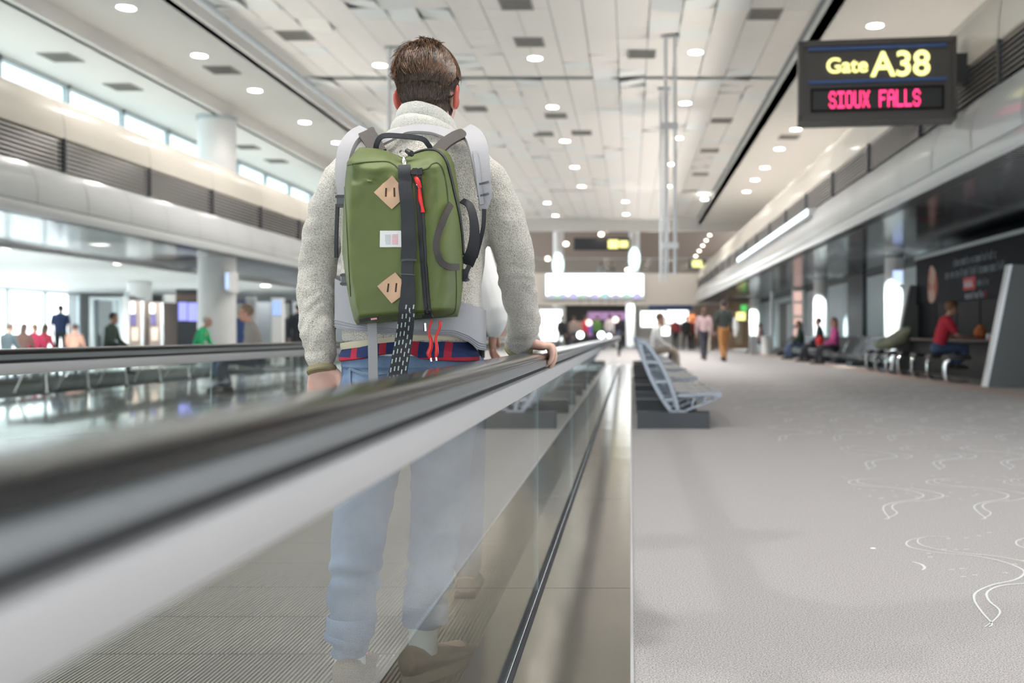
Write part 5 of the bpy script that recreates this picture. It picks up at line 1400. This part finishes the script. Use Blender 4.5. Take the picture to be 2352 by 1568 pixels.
# right wall: warm picture column and pale pole
t = thing('picture_column', 'column of warm peach pictures on the right wall beside the dark doorway', 'display', (6.9, 41.6, 0))
k = MB(); k.box(6.75, 7.3, 41.5, 41.8, 0, ZS-.02); k.build('body', M['wall'], t)
for i, (z0, z1) in enumerate(((.5,1.05),(1.2,1.5),(1.6,2.1),(2.2,2.6))):
    k = MB(); k.box(6.8, 7.15, 41.47, 41.5, z0, z1); k.build('picture', E('peach_picture', (.85,.58,.50), .55), t)
t = thing('slim_pole', 'thin pale pole at the left side of the dark doorway', 'pole', (6.4, 45.0, 0))
k = MB(); k.tube([(6.4,45,0),(6.4,45,ZS+.05)], .09, 14); k.build('shaft', M['alu'], t)
k = MB(); k.lathe([(.13,0),(.13,.04)], (6.4,45,0), 16); k.build('base', M['grey'], t)
t = thing('waste_bin', 'bright white cylindrical bin in front of the dark doorway', 'bin', (5.45, 40, 0))
k = MB(); k.lathe([(.20,0),(.20,.72),(.19,.74)], (5.45,40,0), 20); k.build('body', M['white'], t)
k = MB(); k.lathe([(.15,.735),(.15,.75)], (5.45,40,0), 20); k.build('opening', M['dark'], t)
t = thing('waste_bin', 'grey box bin left of the white cylindrical bin', 'bin', (5.0, 40.4, 0))
k = MB(); k.box(4.85,5.15,40.2,40.6,0,.72); k.build('body', M['grey'], t)
k = MB(); k.box(4.9,5.1,40.25,40.55,.72,.75); k.build('lid', M['charcoal'], t)
# left background: glass box, machines, boards
t = thing('glass_booth', 'grey framed glass booth left of the drinks machines', 'booth', W(243, 790, 27))
a, b2 = W(205, 688, 27), W(280, 800, 27)
k = MB()
for x in (a.x, b2.x-.10): k.box(x, x+.12, 27, 27.12, 0, a.z); k.box(x, x+.12, 28.2, 28.32, 0, a.z)
k.box(a.x, b2.x, 27, 28.3, a.z, a.z+.08); k.build('frame', M['mullion'], t)
k = MB(); k.box(a.x+.12, b2.x-.1, 27.05, 27.06, 0, a.z); k.build('glass_panel', M['winglass'], t, smooth=None)
far_box('white_pillar', 'white narrow pillar with a small grey sign beside the drinks machines', 'pillar', 281, 296, 678, 800, 26.6, .4, M['white'], [('sign', 286, 296, 669, 683, M['mullion'])])
br = mat('machine_brown', (.13,.10,.085), .4)
for lb, x in (('left', 297), ('right', 343)):
    far_box('drinks_machine', '%s dark brown drinks machine with a small violet screen' % lb, 'vending machine', x, x+32, 690 if lb == 'left' else 694, 800, 25.5, .8, br, [('screen', x+3, x+15, 722, 746, E('violet_screen', (.10,.07,.30), .8)), ('door', x+1, x+12, 692 if lb == 'left' else 697, 720, M['alu']), ('picture', x+5, x+20, 752, 782, mat('machine_tan', (.35,.25,.20), .5)), ('edge', x+27, x+32, 692 if lb == 'left' else 696, 799, M['grey'])])
far_box('white_screen_wall', 'white panel right of the drinks machines', 'panel', 374, 405, 676, 800, 30, .3, M['white'], [('frame', 374, 376, 676, 800, M['mullion'])])
far_box('flight_board', 'dark information wall with two violet flight screens left of the thick column', 'screen', 404, 455, 664, 800, 29, .4, M['charcoal'], [('screen', 410, 429, 694, 736, E('board_violet', (.32,.34,.95), .9)), ('screen', 432, 452, 695, 737, E('board_violet', (.32,.34,.95), .9)), ('header', 405, 454, 676, 690, mat('header_brown', (.2,.13,.10), .5))])
for nm, lb, x0, x1, y0, y1, d, mm in (('board', 'blue and white notice board right of the thick column', 541, 560, 690, 800, 28, M['blue']), ('partition', 'pale grey partition behind the balding man', 562, 585, 680, 790, 31, M['alu']), ('partition', 'bright white narrow partition right of the balding man', 622, 648, 684, 800, 26, M['white']), ('partition', 'dark partition behind the person in black', 650, 668, 690, 800, 33, M['charcoal'])):
    far_box(nm, lb, 'panel', x0, x1, y0, y1, d, .2, mm, [('panel', x0+3, x1-3, y0+6, y0+40, M['white'] if mm is not M['white'] else E('board_pale', (.35,.5,.85), .7)), ('post', x0, x0+2, y0, y1, M['mullion'])])
# ================================================================== camera, light, render settings
cam = bpy.data.cameras.new('camera'); co = bpy.data.objects.new('camera', cam); COL.objects.link(co)
co.location = (0, 0, H); co.rotation_euler = (PI/2, 0, 0)
cam.sensor_width = 36; cam.sensor_fit = 'HORIZONTAL'; cam.lens = 35
cam.shift_x = -(VX-1176)/2352; cam.shift_y = (VY-784)/2352
cam.clip_start = .05; cam.clip_end = 400
cam.dof.use_dof = True; cam.dof.focus_distance = 2.56; cam.dof.aperture_fstop = 2.8
S.camera = co
w = bpy.data.worlds.new('world'); S.world = w; w.use_nodes = True
bg = w.node_tree.nodes['Background']; bg.inputs[0].default_value = (.90, .97, 1.0, 1); bg.inputs[1].default_value = SKY
def portal(x, y, z, rot, sx, sy):
    l = bpy.data.lights.new('portal', 'AREA'); l.shape = 'RECTANGLE'; l.size = sx; l.size_y = sy; l.cycles.is_portal = True
    o = bpy.data.objects.new('portal', l); COL.objects.link(o); o.location = (x, y, z); o.rotation_euler = rot; return o
portal(-25.3, 20, 1.35, (0, -PI/2, 0), 2.7, 52)
portal(-12.0, 22, 5.3, (0, -PI/2, 0), 1.8, 58)
portal(-3.0, Y0+.05, 1.5, (PI/2, 0, 0), 18, 3.0)
portal(XW, 6.2, 1.36, (0, PI/2, 0), 2.7, 9.4)
def area(name, x, y, z, sx, sy, power, col, rot=(0, 0, 0)):
    l = bpy.data.lights.new(name, 'AREA'); l.shape = 'RECTANGLE'; l.size = sx; l.size_y = sy; l.energy = power; l.color = col
    o = bpy.data.objects.new(name, l); COL.objects.link(o); o.location = (x, y, z); o.rotation_euler = rot; return o
def spot(name, loc, power, col, ang, rot=(0, 0, 0), blend=.5, r=.08):
    l = bpy.data.lights.new(name, 'SPOT'); l.energy = power; l.color = col; l.spot_size = ang; l.spot_blend = blend; l.shadow_soft_size = r
    o = bpy.data.objects.new(name, l); COL.objects.link(o); o.location = loc; o.rotation_euler = rot; return o
LIGHTS()
vs_ = S.view_settings; vs_.view_transform = 'Standard'; vs_.look = 'None'; vs_.exposure = EXPO; vs_.gamma = 1; vs_.use_curve_mapping = False
cy = S.cycles; cy.max_bounces = 7; cy.diffuse_bounces = 3; cy.use_adaptive_sampling = True; cy.adaptive_threshold = .02; cy.glossy_bounces = 4; cy.transparent_max_bounces = 12; cy.transmission_bounces = 4
cy.sample_clamp_indirect = 8; cy.use_denoising = True; cy.caustics_reflective = False; cy.caustics_refractive = False
